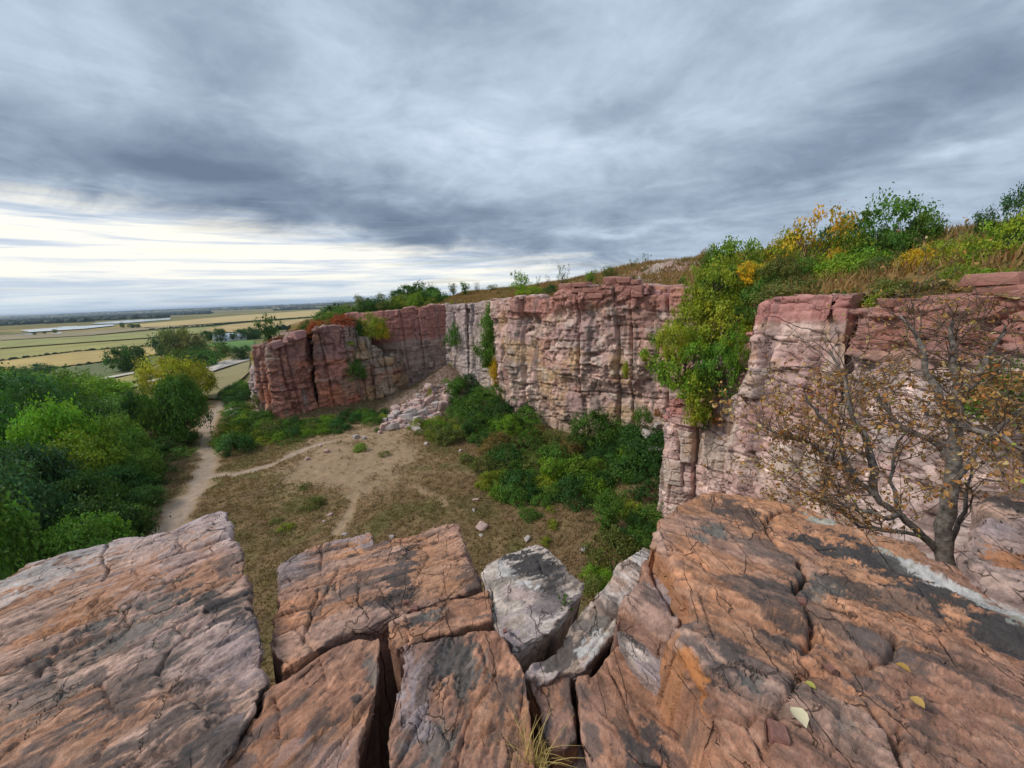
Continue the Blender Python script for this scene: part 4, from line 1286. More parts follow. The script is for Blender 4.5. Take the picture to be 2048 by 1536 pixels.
# valley trees -------------------------------------------------------
VT = [(232, 694, 244, 46, 'left one of the twin dark round trees by the gravel lane', 'dark', 745), (262, 692, 247, 44, 'right one of the twin dark round trees by the gravel lane', 'dark', 743),
      (70, 727, 250, 50, 'low dark tree standing above the left woods', 'blue', 752), (4, 732, 250, 30, 'dark tree cut by the left edge of the photo', 'dark', 752),
      (322, 664, 300, 50, 'pale grey green willow at the left of the big clump', 'blue', 712), (345, 656, 290, 62, 'tallest tree of the big grey green clump', 'olive', 716),
      (375, 668, 285, 60, 'broad tree on the right of the big clump', 'olive', 716), (395, 690, 270, 40, 'dark tree at the right foot of the big clump', 'dark', 720),
      (372, 696, 230, 56, 'bright green tree in front of the big clump', 'mid', 738), (408, 699, 225, 60, 'wide green tree right of the yellow crowned tree', 'mid', 735),
      (430, 683, 270, 46, 'rounded green tree by the lawn', 'mid', 722), (478, 692, 240, 44, 'dark spreading tree by the gravel lot', 'dark', 722),
      (412, 660, 370, 22, 'small dark tree left of the white farmhouse', 'dark', 682), (437, 657, 380, 24, 'round tree directly behind the white farmhouse', 'dark', 680),
      (462, 666, 385, 12, 'little tree between the two white buildings', 'dark', 679), (478, 657, 390, 24, 'dark tree behind the white shed', 'dark', 680),
      (496, 653, 390, 30, 'largest dark tree right of the white shed', 'dark', 680), (510, 660, 395, 24, 'dark tree touching the bastion skyline', 'dark', 680),
      (286, 722, 205, 26, 'small dark tree between the twin trees and the yellow crown', 'dark', 747),
      (243, 645, 900, 8, 'tiny tree at the pond end', 'dark', 655), (262, 647, 900, 13, 'tiny dark tree pair beyond the pond', 'dark', 656), (275, 648, 900, 9, 'tiny tree right of the pond pair', 'dark', 656),
      (108, 658, 800, 8, 'tiny tree in front of the long pond', 'olive', 666), (88, 662, 800, 7, 'tiny bush at the pond bank', 'olive', 667), (68, 664, 800, 7, 'tiny shrub at the left pond bank', 'olive', 669)]
for i, (px, pt, d, w, lab, c, pb) in enumerate(VT):
    foliage(px, pt, d, w * 0.9, lab, c, 'far_tree', 'tree', 'tree', 'trees scattered in the valley', py_base=pb, seed=i)

foliage(326, 720, 100, 74, 'broad tree with yellow green crown behind the big round tree', 'yg', 'tree', 'tree', 'tree', seed=61, py_base=800, tint=(1.5, 1.25, 1))
foliage(374, 724, 102, 78, 'right half of the yellow green crown beside the lot', 'yg', 'tree', 'tree', 'tree', seed=62, py_base=800, tint=(1.3, 1.15, 1))
foliage(346, 752, 69, 102, 'big round dark green tree left of the path', 'mid', 'tree', 'tree', 'tree', seed=63, py_base=885, tint=(.8, .8, .9))
foliage(310, 786, 71, 56, 'lower left crown beside the big round tree', 'mid', 'tree', 'tree', 'tree', seed=64, py_base=885, tint=(.85, .85, .9))
foliage(266, 787, 76, 46, 'small dark tree left of the big round tree', 'dark', 'tree', 'tree', 'tree', seed=65, py_base=860)

def stuff_scatter(name, items, label, cat):
    """many small plants too small to pick apart, joined: items (proto mesh, x, y, z, radius, height, yaw, colour)"""
    VV = []; FF = []; CC = []; off = 0; cache = {}
    for (me, x, y, z, R, h, yaw, col) in items:
        if me.name not in cache:
            v = np.empty(len(me.vertices) * 3, np.float32); me.vertices.foreach_get('co', v)
            c = np.empty(len(me.vertices) * 4, np.float32); me.color_attributes['tint'].data.foreach_get('color', c)
            cache[me.name] = (v.reshape(-1, 3), c.reshape(-1, 4)[:, :3])
        v, c = cache[me.name]
        ca, sa = math.cos(yaw), math.sin(yaw)
        VV.append(np.stack([(v[:, 0] * ca - v[:, 1] * sa) * R + x, (v[:, 0] * sa + v[:, 1] * ca) * R + y, v[:, 2] * h + z], 1)); CC.append(c * np.array(col))
        FF.append(np.arange(len(v)).reshape(-1, 4) + off); off += len(v)
    o = link(name, mesh_np(name, np.concatenate(VV), np.concatenate(FF), M_LEAF, np.concatenate(CC))); o.color = (1, 1, 1, 1)
    tag(o, label, cat, None, 'stuff')


# left woods ---------------------------------------------------------
def build_woods():
    rng = random.Random(31)
    poly = [(-27.5, 24), (-33, 31.5), (-37.5, 40), (-42, 49), (-47, 60), (-56, 76), (-70, 96), (-150, 110), (-130, 60), (-75, 22), (-46, 11), (-35, 16)]
    pts = []
    tries = 0
    while len(pts) < 100 and tries < 30000:
        tries += 1
        x = rng.uniform(-150, -26); y = rng.uniform(8, 108)
        if not in_poly(x, y, poly): continue
        dd = math.hypot(x, y)
        px, py, w = proj((x, y, 5))
        if px < -160 or w < 3: continue
        de = seg_dist(np.array([x]), np.array([y]), poly[:6])[0]
        R = 2.1 + min(2.2, de * 0.16) + rng.uniform(-.5, .7) + max(0, (dd - 70) * 0.03)
        if any(math.hypot(x - a, y - b) < 0.72 * (R + r) for a, b, r, _ in pts): continue
        pts.append((x, y, R, de))
    looks = [('feathery dark green tree', 'dark', 'spread'), ('bright green bushy tree', 'mid', 'tree'), ('deep green rounded tree', 'dark', 'tree'),
             ('blue green leafy tree', 'blue', 'tree'), ('lime topped green tree', 'lime', 'tree'), ('mid green tree', 'mid', 'tree')]
    LX = [-200, 0, 60, 110, 200, 240, 262, 280, 340, 400]; LY = [735, 742, 752, 745, 745, 772, 815, 868, 892, 930]
    for i, (x, y, R, de) in enumerate(pts):
        h = R * 1.45 + min(3.0, de * 0.35) + rng.uniform(-1.0, 1.4)
        px, py, w = proj((x, y, h))
        # canopy line seen in the photograph
        half = R * F / w
        lim = max(np.interp(px, LX, LY), np.interp(px + half * .9, LX, LY)) if px > 150 else np.interp(px, LX, LY)
        if px < 420 and py < lim:
            g = vz(x, y)
            z = EYE[2]
            hh = h
            while hh > 1.5 and proj((x, y, g + hh))[1] < lim + 6: hh -= 0.3
            if hh <= 1.8: continue
            h = hh
        else: g = vz(x, y)
        k = rng.random()
        far = w > 60
        if far: lo = rng.choice([4, 4, 1, 5, 1])
        elif de < 3: lo = rng.choice([1, 0, 2, 3])
        else: lo = rng.choice([0, 5, 3, 2, 1, 2, 4, 5])
        nm, c, pr = looks[lo]
        where = ('atop the woods' if far else 'at the path edge' if de < 3 else 'inside the left woods' if w > 32 else 'low near the pink slab')
        e = bpy.data.objects.new('tree', None); COL.objects.link(e)
        me, tr = rng.choice(PROTO[pr]); cc = np.array(G[c]) * rng.uniform(.75, 1.5) * np.array([rng.uniform(.85, 1.25), 1, 1])
        e.location = (x, y, g); e.rotation_euler = (0, 0, rng.uniform(0, 6.28)); e.scale = (R * 1.0, R * 1.0, h)
        o = link('crown', me, e); o.color = (*cc, 1); link('trunk', tr, e)
        sz = 'tall ' if h > 6.6 else 'short ' if h < 4.4 else ''
        rowp = 'on the left' if px < 90 else 'on the right' if px > 260 else 'midway across'
        tag(e, f'{sz}{nm} {where}, {rowp}{"" if w < 34 else " centre" if w < 48 else " far"}', 'tree', f'{nm}s {where}')
    # understory along the path and in the gaps
    n = 0; under = []
    while n < 50:
        x = rng.uniform(-70, -24); y = rng.uniform(14, 80)
        if not in_poly(x, y, poly) or path_at(x, y) > 0.3: continue
        de = seg_dist(np.array([x]), np.array([y]), poly[:6])[0]
        if de > 7: continue
        me, tr = rng.choice(PROTO['bush_small']); cc = np.array(G[rng.choice(['dark', 'mid', 'mid', 'blue', 'olive'])]) * rng.uniform(.7, 1.15)
        R = rng.uniform(.8, 1.7)
        under.append((me, x, y, vz(x, y) - .1, R, R * rng.uniform(.7, 1.1), rng.uniform(0, 6.28), cc))
        n += 1
    stuff_scatter('undergrowth', under, 'low green undergrowth along the edge of the left woods', 'undergrowth')


print('T', round(time.time() - _T0, 1), 'build_woods()')
build_woods()


def region_bushes(poly, n, size, cols, label, group, seed, protos=('bush',), hk=(.7, 1.1), up=0.0, sep=0.6, stuff=False):
    rng = random.Random(seed); P = []; Q = []
    xs = [p[0] for p in poly]; ys = [p[1] for p in poly]; t = 0
    while len(P) < n and t < n * 60:
        t += 1
        px = rng.uniform(min(xs), max(xs)); py = rng.uniform(min(ys), max(ys))
        if not in_poly(px, py, poly): continue
        p = on_ground(px, py)
        if in_poly(p[0], p[1], POLY_PLAT) or path_at(p[0], p[1]) > 0.25: continue
        R = rng.uniform(*size)
        if any(math.hypot(p[0] - a, p[1] - b) < sep * (R + r) for a, b, r in P): continue
        P.append((p[0], p[1], R)); Q.append((px, py))
    items = []
    mx = sorted(q[0] for q in Q); my = sorted(q[1] for q in Q); ms = sorted(p[2] for p in P)
    for (x, y, R), (px, py) in zip(P, Q):
        c = rng.choice(cols); pr = rng.choice(protos); z = vz(x, y)
        me, tr = rng.choice(PROTO[pr])
        cc = np.array(G[c]) * rng.uniform(.8, 1.2)
        if stuff:
            items.append((me, x, y, z - .1, R, R * rng.uniform(*hk), rng.uniform(0, 6.28), cc)); continue
        o = link('shrub', me); o.color = (*cc, 1)
        o.location = (x, y, z - .1 + up); o.scale = (R, R * rng.uniform(.85, 1.15), R * rng.uniform(*hk) * 1.15); o.rotation_euler = (0, 0, rng.uniform(0, 6.28))
        nm = dict(dark='dark green', mid='green', lime='light green', yg='yellow green', yellow='yellow', olive='olive', brown='brown', red='red', blue='blue green', orange='orange')[c]
        fx = mx.index(px) / len(mx); fy = my.index(py) / len(my); fs = ms.index(R) / len(ms)
        w = ('left end' if fx < .2 else 'left part' if fx < .4 else 'middle' if fx < .6 else 'right part' if fx < .8 else 'right end')
        w2 = 'front' if fy > .66 else 'back' if fy < .33 else 'centre'
        sz = 'small ' if fs < .3 else 'large ' if fs > .7 else ''
        tag(o, f'{sz}{nm} {label}, {w2} {w}', 'shrub', f'{nm} {group}')
    if stuff: stuff_scatter('weeds', items, group, 'weeds')



region_bushes([(455, 850), (452, 900), (475, 905), (545, 885), (560, 860), (500, 830), (468, 822)], 22, (1.1, 2.4), ['mid', 'dark', 'mid', 'yg', 'olive', 'lime'], 'bush between the path and the bastion foot', 'bushes between the path and the bastion foot', 1)
region_bushes([(462, 812), (495, 800), (500, 770), (455, 780), (452, 800)], 12, (1.3, 2.4), ['mid', 'dark', 'mid', 'lime'], 'bush on the slope left of the bastion', 'bushes on the slope left of the bastion', 2)
region_bushes([(540, 880), (640, 868), (740, 850), (775, 842), (770, 828), (560, 850)], 30, (0.8, 1.8), ['mid', 'dark', 'mid', 'yg', 'olive', 'lime'], 'bush along the foot of the red bastion', 'bushes along the foot of the red bastion', 3)
region_bushes([(545, 893), (650, 878), (745, 856), (740, 848), (560, 875)], 36, (0.35, 0.8), ['olive', 'mid', 'olive'], 'weed clump in front of the bastion bushes', 'low weed clumps in front of the bastion bushes', 33, ('bush_small',), (.5, .8), stuff=True)
region_bushes([(900, 800), (920, 850), (1000, 870), (1070, 868), (1050, 840), (1010, 810), (940, 780), (905, 770)], 24, (1.3, 2.5), ['dark', 'dark', 'mid', 'mid'], 'tall bush right of the rubble heap', 'tall bushes between the rubble heap and the big wall', 4, protos=('bush', 'airy_bush', 'bush', 'airy'), hk=(.9, 1.5))
region_bushes([(790, 858), (860, 872), (900, 888), (925, 870), (910, 840), (870, 845), (845, 850)], 16, (0.8, 1.7), ['yg', 'lime', 'mid', 'olive'], 'bush at the foot of the rubble heap', 'bushes at the foot of the rubble heap', 5)
region_bushes([(925, 870), (960, 905), (1050, 930), (1180, 930), (1200, 900), (1090, 880), (1000, 868)], 33, (1.0, 2.1), ['dark', 'mid', 'mid', 'brown', 'olive', 'lime'], 'bush below the middle of the big wall', 'bushes below the middle of the big wall', 6, protos=('bush', 'airy_bush', 'bush', 'airy'), hk=(.8, 1.4))
region_bushes([(960, 950), (1000, 1000), (1060, 1010), (1190, 1000), (1280, 960), (1300, 930), (1180, 935), (1060, 935), (1000, 930)], 38, (0.9, 2.0), ['dark', 'mid', 'mid', 'olive', 'yg', 'lime'], 'bush in the thicket right on the quarry floor', 'bushes of the thicket on the right of the quarry floor', 7, protos=('bush', 'airy_bush', 'bush', 'airy'), hk=(.8, 1.4))
region_bushes([(1180, 880), (1200, 930), (1290, 950), (1330, 935), (1320, 890), (1250, 880)], 14, (1.6, 2.6), ['dark', 'mid', 'dark'], 'large bush against the end of the big wall', 'large bushes against the end of the big wall', 8, hk=(.9, 1.4), protos=('tree', 'bush'))
region_bushes([(1210, 1110), (1200, 1080), (1230, 1020), (1290, 975), (1345, 975), (1340, 1050), (1270, 1130), (1220, 1140)], 24, (0.9, 1.7), ['mid', 'dark', 'mid', 'lime', 'olive', 'yg'], 'bush at the foot of the near pillar', 'bushes at the foot of the near pillar', 9, hk=(1.0, 1.6), protos=('bush', 'airy', 'airy_bush'))
region_bushes([(1170, 1180), (1175, 1140), (1230, 1140), (1240, 1190)], 5, (0.5, 0.9), ['lime', 'olive', 'yg'], 'weed bush in the gap by the grey block', 'weed bushes in the gap right of the grey block', 10)
for i, (px, py, R, c, lab) in enumerate([(722, 900, .9, 'lime', 'lone low bush in the middle of the worn ground'), (770, 910, .7, 'olive', 'faint low bush right of the lone bush'), (752, 862, .6, 'mid', 'little bush at the end of the worn path'),
                                         (935, 925, 1.1, 'olive', 'olive bush standing alone left of the thicket'), (1058, 1035, .9, 'mid', 'round green bush at the near edge of the thicket'),
                                         (1108, 1052, .6, 'yg', 'small yellow green bush in the dry grass'), (1100, 1020, .5, 'yg', 'tiny yellow bush between the thicket and the small bush'), (995, 915, .9, 'lime', 'upright light green bush at the left tip of the thicket'),
                                         (970, 975, .9, 'yg', 'yellow green bush at the left tip of the near thicket'), (1035, 985, 1.2, 'mid', 'deep green bush in front of the thicket'),
                                         (570, 1058, .6, 'yg', 'small yellow weed left of the orange block'), (630, 1010, .9, 'olive', 'faint green weed patch beside the middle path'), (610, 975, .6, 'olive', 'low green weeds left of the middle path'),
                                         (555, 1045, .5, 'olive', 'low olive weed beside the yellow weed'), (1090, 1085, .5, 'yg', 'tiny yellow green weed above the grey block'), (865, 875, 1.2, 'yg', 'yellow green bush in front of the rubble foot')]):
    p = on_ground(px, py); me, tr = PROTO['bush_small' if R < .8 else 'bush'][i % 3]
    o = link('shrub', me); o.color = (*(np.array(G[c])), 1); o.location = (p[0], p[1], p[2] - .05); o.scale = (R, R, R * .95); o.rotation_euler = (0, 0, i)
    tag(o, lab, 'shrub')

print('T', round(time.time() - _T0, 1), '# plants on and above')
# plants on and above the cliffs -------------------------------------
for i, a in enumerate([
    (533, 634, 74, 50, 'spiky dark green bush on the left end of the bastion', 'dark', 'upright', 690),
    (612, 640, 78, 26, 'round dark bush right of the red sumac', 'dark', 'bush', 676),
    (705, 633, 74, 34, 'dark bush on the corner above the flat red slab', 'dark', 'bush', 668),
    (738, 625, 75, 52, 'bright yellow green bush spilling over the bastion corner', 'yg', 'bush', 672),
    (760, 645, 74, 22, 'yellow branch bush hanging below the corner bush', 'yellow', 'bush', 675),
    (660, 610, 112, 34, 'dark distant tree at the left of the skyline scrub', 'dark', 'far_tree', 634),
    (680, 604, 112, 30, 'dark tree in the skyline scrub above the sumac', 'dark', 'far_tree', 632),
    (690, 612, 100, 50, 'bright green scrub behind the red sumac', 'lime', 'bush', 640),
    (722, 592, 104, 34, 'grey green upright scrub on the skyline', 'olive', 'upright', 622),
    (745, 602, 96, 34, 'pale green scrub left of the oak group', 'lime', 'upright', 628),
    (765, 588, 110, 28, 'thin grey scrub beside the oak group', 'olive', 'upright', 612),
    (795, 577, 112, 28, 'left oak of the dark skyline group', 'dark', 'far_tree', 600), (815, 568, 112, 34, 'second oak of the dark skyline group', 'dark', 'far_tree', 598),
    (845, 563, 112, 40, 'tallest oak of the dark skyline group', 'dark', 'far_tree', 596), (866, 572, 110, 24, 'right oak of the dark skyline group', 'dark', 'far_tree', 596),
    (820, 590, 98, 60, 'olive scrub below the skyline oaks', 'olive', 'bush', 612), (862, 594, 84, 30, 'yellow green scrub at the back wall brink', 'yg', 'bush', 612),
    (878, 588, 84, 12, 'dark little bush at the corner of the back wall', 'dark', 'bush', 610),
    (905, 568, 100, 22, 'small grey skyline bush left', 'olive', 'upright', 585), (930, 565, 100, 24, 'green skyline bush between small ones', 'mid', 'upright', 584),
    (953, 564, 100, 16, 'sparse grey sapling on the left skyline', 'olive', 'sparse', 584), (985, 570, 98, 26, 'low skyline bush left of the bright bush', 'olive', 'upright', 582),
    (1038, 546, 62, 44, 'bright green bush at the left of the big wall brink', 'lime', 'upright', 592),
    (1065, 568, 60, 44, 'yellowish bush right of the bright brink bush', 'yg', 'bush', 594),
    (1102, 570, 56, 34, 'dark bush sitting on the brink beside the stacked blocks', 'dark', 'bush', 595),
    (1125, 529, 66, 34, 'tall sparse grey green sapling on the skyline', 'olive', 'sparse', 575), (1075, 552, 80, 14, 'thin dry sapling on the skyline', 'brown', 'sparse', 575),
    (1095, 551, 80, 14, 'second thin dry sapling on the skyline', 'brown', 'sparse', 572),
    (1181, 541, 60, 30, 'green spiky plant above the stacked blocks', 'lime', 'upright', 570), (1215, 533, 64, 34, 'grey green spiky plants in a row on the ledge', 'olive', 'upright', 556),
    (1265, 517, 66, 28, 'leafy stems on the rocky skyline', 'olive', 'sparse', 535), (1293, 506, 66, 26, 'upright green plant on the rocky skyline', 'mid', 'sparse', 545),
    (1262, 552, 50, 44, 'dark juniper on the ledge of the big wall', 'dark', 'cedar', 574), (1232, 551, 55, 20, 'small dark juniper behind the ledge', 'dark', 'bush', 562),
    (1365, 555, 47, 38, 'dark spiky juniper by the overhanging tree', 'dark', 'cedar', 584), (1295, 533, 62, 20, 'dark low bush under the upright plant', 'dark', 'bush', 550),
    (1410, 498, 55, 26, 'reddish brown bush left of the green tree', 'brown', 'bush', 520),
]):
    px, pt, d, w, lab, c, pr, pb = a
    tr_ = pr == 'far_tree'
    foliage(px, pt, d, w * 1.1, lab, c, pr, 'tree' if tr_ else 'shrub', 'tree' if tr_ else 'shrub', py_base=pb + 4, seed=i)

for i in range(19):
    rng = random.Random(i + 700); px = 640 + 250 * (i + rng.random()) / 19
    gl = np.interp(px, [640, 700, 760, 830, 890], [640, 626, 614, 604, 600]); c = rng.choice(['lime', 'mid', 'olive', 'yg', 'mid', 'dark'])
    nm = dict(olive='olive', yg='yellow green', mid='green', lime='light green', dark='dark green')[c]
    foliage(px, gl - rng.uniform(8, 24), rng.uniform(84, 98), rng.uniform(32, 56), '%s scrub bush on the skyline above the back wall, %s' % (nm, ['far left', 'left of centre', 'centre', 'right of centre', 'far right'][min(4, int((px - 640) / 50))]), c, rng.choice(['bush', 'upright', 'bush']), 'shrub', 'shrub', 'scrub bushes on the skyline above the back wall', py_base=gl + 10, parts=False, seed=i)

# red sumac slope
for i in range(17):
    rng = random.Random(i + 300); f = (i + rng.random()) / 17
    px = 545 + 155 * f; py = 688 - 52 * f + rng.uniform(-6, 8); d = rng.uniform(73.5, 82)
    cn = rng.choice(['red', 'red', 'red', 'brown'])
    foliage(px, py - 13, d, rng.uniform(32, 50), 'low %s sumac on the bastion top, %s' % ('rusty' if cn == 'red' else 'brown', ['far left', 'left of centre', 'centre', 'right of centre', 'far right'][int(f * 5)]), cn, 'bush_small', 'shrub', 'shrub', 'red sumac on the bastion top', py_base=py + 8, parts=False, seed=i)

# trees above the near pillar
for i, a in enumerate([
    (1475, 482, 38, 140, 'dense green tree overhanging the gully', 'lime', 'airy', 620), (1430, 500, 37, 60, 'left green tree above the gully', 'mid', 'airy', 640),
    (1432, 520, 34, 96, 'yellowing tree in the top of the gully', 'yg', 'airy', 640),
    (1625, 442, 37, 130, 'golden yellow tree above the pillar', 'yellow', 'airy', 600), (1560, 470, 36, 90, 'yellow green tree between the green and the golden one', 'yg', 'airy', 620),
    (1690, 470, 36, 100, 'olive yellow tree right of the golden one', 'yg', 'airy', 600), (1660, 445, 46, 60, 'dark green tree behind the golden one', 'dark', 'airy', 540),
    (1715, 452, 50, 40, 'slender grey green tree on the skyline', 'olive', 'upright', 540),
    (1800, 392, 38, 120, 'tall deep green tree on the right skyline', 'mid', 'airy', 545), (1850, 430, 37, 80, 'right shoulder tree of the deep green group', 'mid', 'airy', 550),
    (1760, 455, 36, 70, 'green tree filling the left of the deep green group', 'mid', 'airy', 560), (1760, 500, 30, 90, 'light green bush below the deep green tree', 'lime', 'bush', 590),
    (1845, 508, 26, 52, 'small bright yellow tree on the slope', 'yellow', 'upright', 580), (1910, 490, 30, 70, 'olive slope bush right of the bright yellow tree', 'olive', 'bush', 560),
    (1975, 425, 34, 44, 'dark windblown tree on the right skyline', 'dark', 'upright', 480), (1938, 445, 40, 14, 'tiny grey sapling on the right skyline', 'olive', 'sparse', 470),
    (2040, 380, 26, 70, 'dark green tree at the right photo edge', 'dark', 'airy', 520), (2030, 430, 24, 110, 'golden bush at the right photo edge', 'yg', 'airy', 560),
    (1975, 485, 25, 110, 'yellow green thicket on the right slope', 'yg', 'bush', 560), (1600, 560, 29, 120, 'low green bushes directly above the pillar cap', 'olive', 'bush', 604),
    (1700, 575, 27, 90, 'leafy low bush at the pillar brink', 'mid', 'bush', 604), (1780, 575, 24, 70, 'yellow green bush in the notch right of the pillar', 'yg', 'bush', 618),
    (1530, 560, 31, 80, 'green bush behind the left shoulder of the pillar', 'mid', 'bush', 640),
    (1460, 590, 31.5, 120, 'yellow green crown of the gully tree', 'yg', 'airy', 715), (1395, 610, 32.5, 120, 'broad yellow green crown hanging in the gully', 'yg', 'airy', 720),
    (1372, 670, 29.2, 105, 'light green leafy crown at the middle of the gully', 'lime', 'airy', 790), (1398, 745, 28.2, 84, 'lowest yellow green crown hanging over the pillar face', 'yg', 'airy_bush', 848),
    (1478, 655, 27.6, 56, 'dark green crown against the pillar steps', 'lime', 'airy', 740), (1352, 640, 29.0, 56, 'leftmost crown tip of the gully trees', 'yg', 'airy', 735),
    (1420, 808, 29.2, 30, 'dark juniper on the stepped left side of the pillar', 'dark', 'cedar', 860), (1440, 690, 28.2, 74, 'shaded green crown deep in the gully', 'mid', 'airy', 790),
    (1440, 825, 28.6, 22, 'small orange bush below the gully trees', 'orange', 'bush_small', 850),
    (2020, 720, 14.6, 110, 'green bush growing on the right hand wall', 'mid', 'bush', 840),
]):
    px, pt, d, w, lab, c, pr, pb = a
    tr_ = pr in ('airy', 'far_tree')
    foliage(px, pt, d, w * 1.15, lab, c, pr, 'tree' if tr_ else 'shrub', 'tree' if tr_ else 'shrub', py_base=pb, seed=i + 50)

for i in range(14):
    rng = random.Random(i + 900); f = (i + rng.random()) / 14; px = 1745 + 330 * f
    py = 586 - 44 * f + rng.uniform(-22, 14); c = rng.choice(['olive', 'yg', 'brown', 'mid', 'olive', 'lime'])
    nm = dict(olive='olive', yg='yellow green', brown='brown', mid='green', lime='light green')[c]
    foliage(px, py - 14, 23.5 - 4.5 * f + rng.uniform(-.8, 3), rng.uniform(34, 70), '%s slope weed bush above the right wall, %s' % (nm, ['left end', 'left part', 'middle', 'right part', 'right end'][min(4, int(f * 5))]), c, rng.choice(['bush', 'bush_small', 'upright']), 'shrub', 'shrub', 'weed bushes above the right wall', py_base=py + 18, parts=False, seed=i)

for i in range(24):
    rng = random.Random(i + 1300); f = (i + rng.random()) / 24; px = 1500 + 560 * f
    gy = np.interp(px, [1500, 1700, 1850, 2048], [560, 545, 530, 500]); py = gy + rng.uniform(-34, 26); c = rng.choice(['yg', 'lime', 'mid', 'yg', 'olive', 'yellow'])
    nm = dict(olive='olive', yg='yellow green', mid='green', lime='light green', yellow='golden')[c]
    foliage(px, py - 24, 31 - 5 * f + rng.uniform(-1.5, 4), rng.uniform(46, 90), '%s thicket bush on the slope behind the pillar, %s %s' % (nm, ['left end', 'left part', 'middle', 'right part', 'right end'][min(4, int(f * 5))], 'high up' if py < gy else 'low down'), c, rng.choice(['bush', 'airy_bush', 'bush']), 'shrub', 'shrub', 'thicket bushes on the slope behind the pillar', py_base=py + 26, parts=False, seed=i)

# plants on the walls
for i, a in enumerate([
    (908, 645, 72.5, 32, 'round green bush clinging to the pale wall', 'mid', 'bush', 692), (980, 612, 62.5, 40, 'top of the green vine column on the pale wall', 'mid', 'hang', 680),
    (972, 668, 61.5, 46, 'middle of the green vine column on the pale wall', 'mid', 'hang', 735), (990, 720, 59.5, 24, 'yellow tip of the vine column on the pale wall', 'yellow', 'hang', 770),
    (903, 605, 75, 12, 'small yellowish vine at the top of the pale wall', 'yg', 'hang', 630),
    (708, 718, 70.3, 34, 'green bush clinging to the bastion cleft', 'mid', 'bush', 760), (900, 728, 74, 26, 'yellow bush at the top of the rubble heap', 'yg', 'bush', 752),
    (1252, 725, 43.5, 16, 'yellow green hanging bush on the big wall', 'yg', 'hang', 755), (1290, 700, 43, 22, 'faint hanging bush under the upper ledge', 'yg', 'hang', 722),
    (1288, 812, 41.5, 34, 'green bush on the ledge at the end of the big wall', 'mid', 'bush', 845), (1315, 815, 40.5, 18, 'orange dry bush beside the ledge bush', 'orange', 'bush_small', 835),
    (858, 775, 64, 10, 'yellow plant standing in the rubble heap', 'yg', 'upright', 802), (700, 682, 70.4, 14, 'little yellow green plant on the bastion cleft', 'yg', 'bush_small', 692),
    (503, 905 - 200, 75, 6, 'tiny yellow plant on the grey pillar', 'yellow', 'bush_small', 722), (510, 790, 73, 16, 'olive weeds growing at the foot of the grey pillar', 'olive', 'bush', 818),
]):
    px, pt, d, w, lab, c, pr, pb = a
    foliage(px, pt, d, w * 1.1, lab, c, pr, 'shrub', 'shrub', py_base=pb, seed=i + 150, parts=False)


print('T', round(time.time() - _T0, 1), '# grass ------')
# grass -----------------------------------------------------------------
def grass_stuff(name, label, n, sampler, hr, wr, colf, seed, blades=5):
    r = np.random.default_rng(seed)
    P = sampler(n, r); n = len(P)
    m = n * blades
    base = np.repeat(P, blades, 0) + np.concatenate([r.normal(size=(m, 2)) * wr * 2.0, np.zeros((m, 1))], 1)
    a = r.uniform(0, 6.283, m); h = r.uniform(*hr, m)
    dx, dy = np.cos(a) * wr, np.sin(a) * wr
    lean = r.normal(size=(m, 2)) * 0.45 * h[:, None]
    V = np.stack([base + np.stack([-dx, -dy, np.zeros(m) - .02], 1), base + np.stack([dx, dy, np.zeros(m) - .02], 1), base + np.concatenate([lean, h[:, None]], 1)], 1).reshape(-1, 3)
    col = np.repeat(colf(base, r), 3, 0)
    o = link(name, mesh_np(name, V, np.arange(m * 3).reshape(-1, 3), M_LEAF, col)); o.color = (1, 1, 1, 1)
    tag(o, label, 'grass', None, 'stuff')


def smp_floor(n, r):
    x = r.uniform(-40, 16, n * 2); y = r.uniform(15, 74, n * 2)
    keep = ~inside(x, y, POLY_PLAT)
    i = ((x - GXS[0]) / .25).astype(int); j = ((y - GYS[0]) / .25).astype(int)
    keep &= (PM[i, j] < 0.75 * r.random(n * 2))
    keep &= (fbm(x * .5, y * .5, 151, 3) > -0.5 + 0.6 * r.random(n * 2) - .3)
    x, y = x[keep][:n], y[keep][:n]
    return np.stack([x, y, ground_z(x, y)], 1)


def col_floor(b, r):
    n = fbm(b[:, 0] * .22, b[:, 1] * .22, 61, 4); k = r.random(len(b))
    c = np.ones((len(b), 3)) * np.array([0.33, 0.215, 0.115])
    c = mixc(c, sst(n, -.1, .35) * .55, (0.21, 0.175, 0.07))
    c = mixc(c, (k > .85) * .7, (0.15, 0.18, 0.05))
    return c * r.uniform(.6, 1.3, (len(b), 1))


grass_stuff('dry_grass', 'dry brown grass covering the quarry floor', 52000, smp_floor, (.05, .20), 0.045, col_floor, 1, 4)


def smp_plat(n, r):
    x = r.uniform(-50, 45, n * 4); y = r.uniform(12, 110, n * 4)
    keep = inside(x, y, POLY_PLAT)
    x, y = x[keep], y[keep]
    dl = seg_dist(x, y, FRONT + [(24, 34)] + LINE_E[4:])
    k = (dl > np.where(y > 34, 2.2, 1.2) + 3 * fbm(x * .3, y * .3, 13, 3)) & ((y > 30) | (r.random(len(x)) < 1.0))
    x, y = x[k][:n], y[k][:n]
    return np.stack([x, y, plateau_z(x, y) + .25 * fbm(x * .35, y * .35, 101, 4)], 1)


def col_plat(b, r):
    n = fbm(b[:, 0] * .2, b[:, 1] * .2, 66, 4); k = r.random(len(b))
    c = np.ones((len(b), 3)) * np.array([0.34, 0.21, 0.085])
    c = mixc(c, sst(n, -.1, .3) * .7, (0.20, 0.17, 0.05))
    c = mixc(c, (k > .85) * .8, (0.32, 0.13, 0.06))
    return c * r.uniform(.6, 1.3, (len(b), 1))


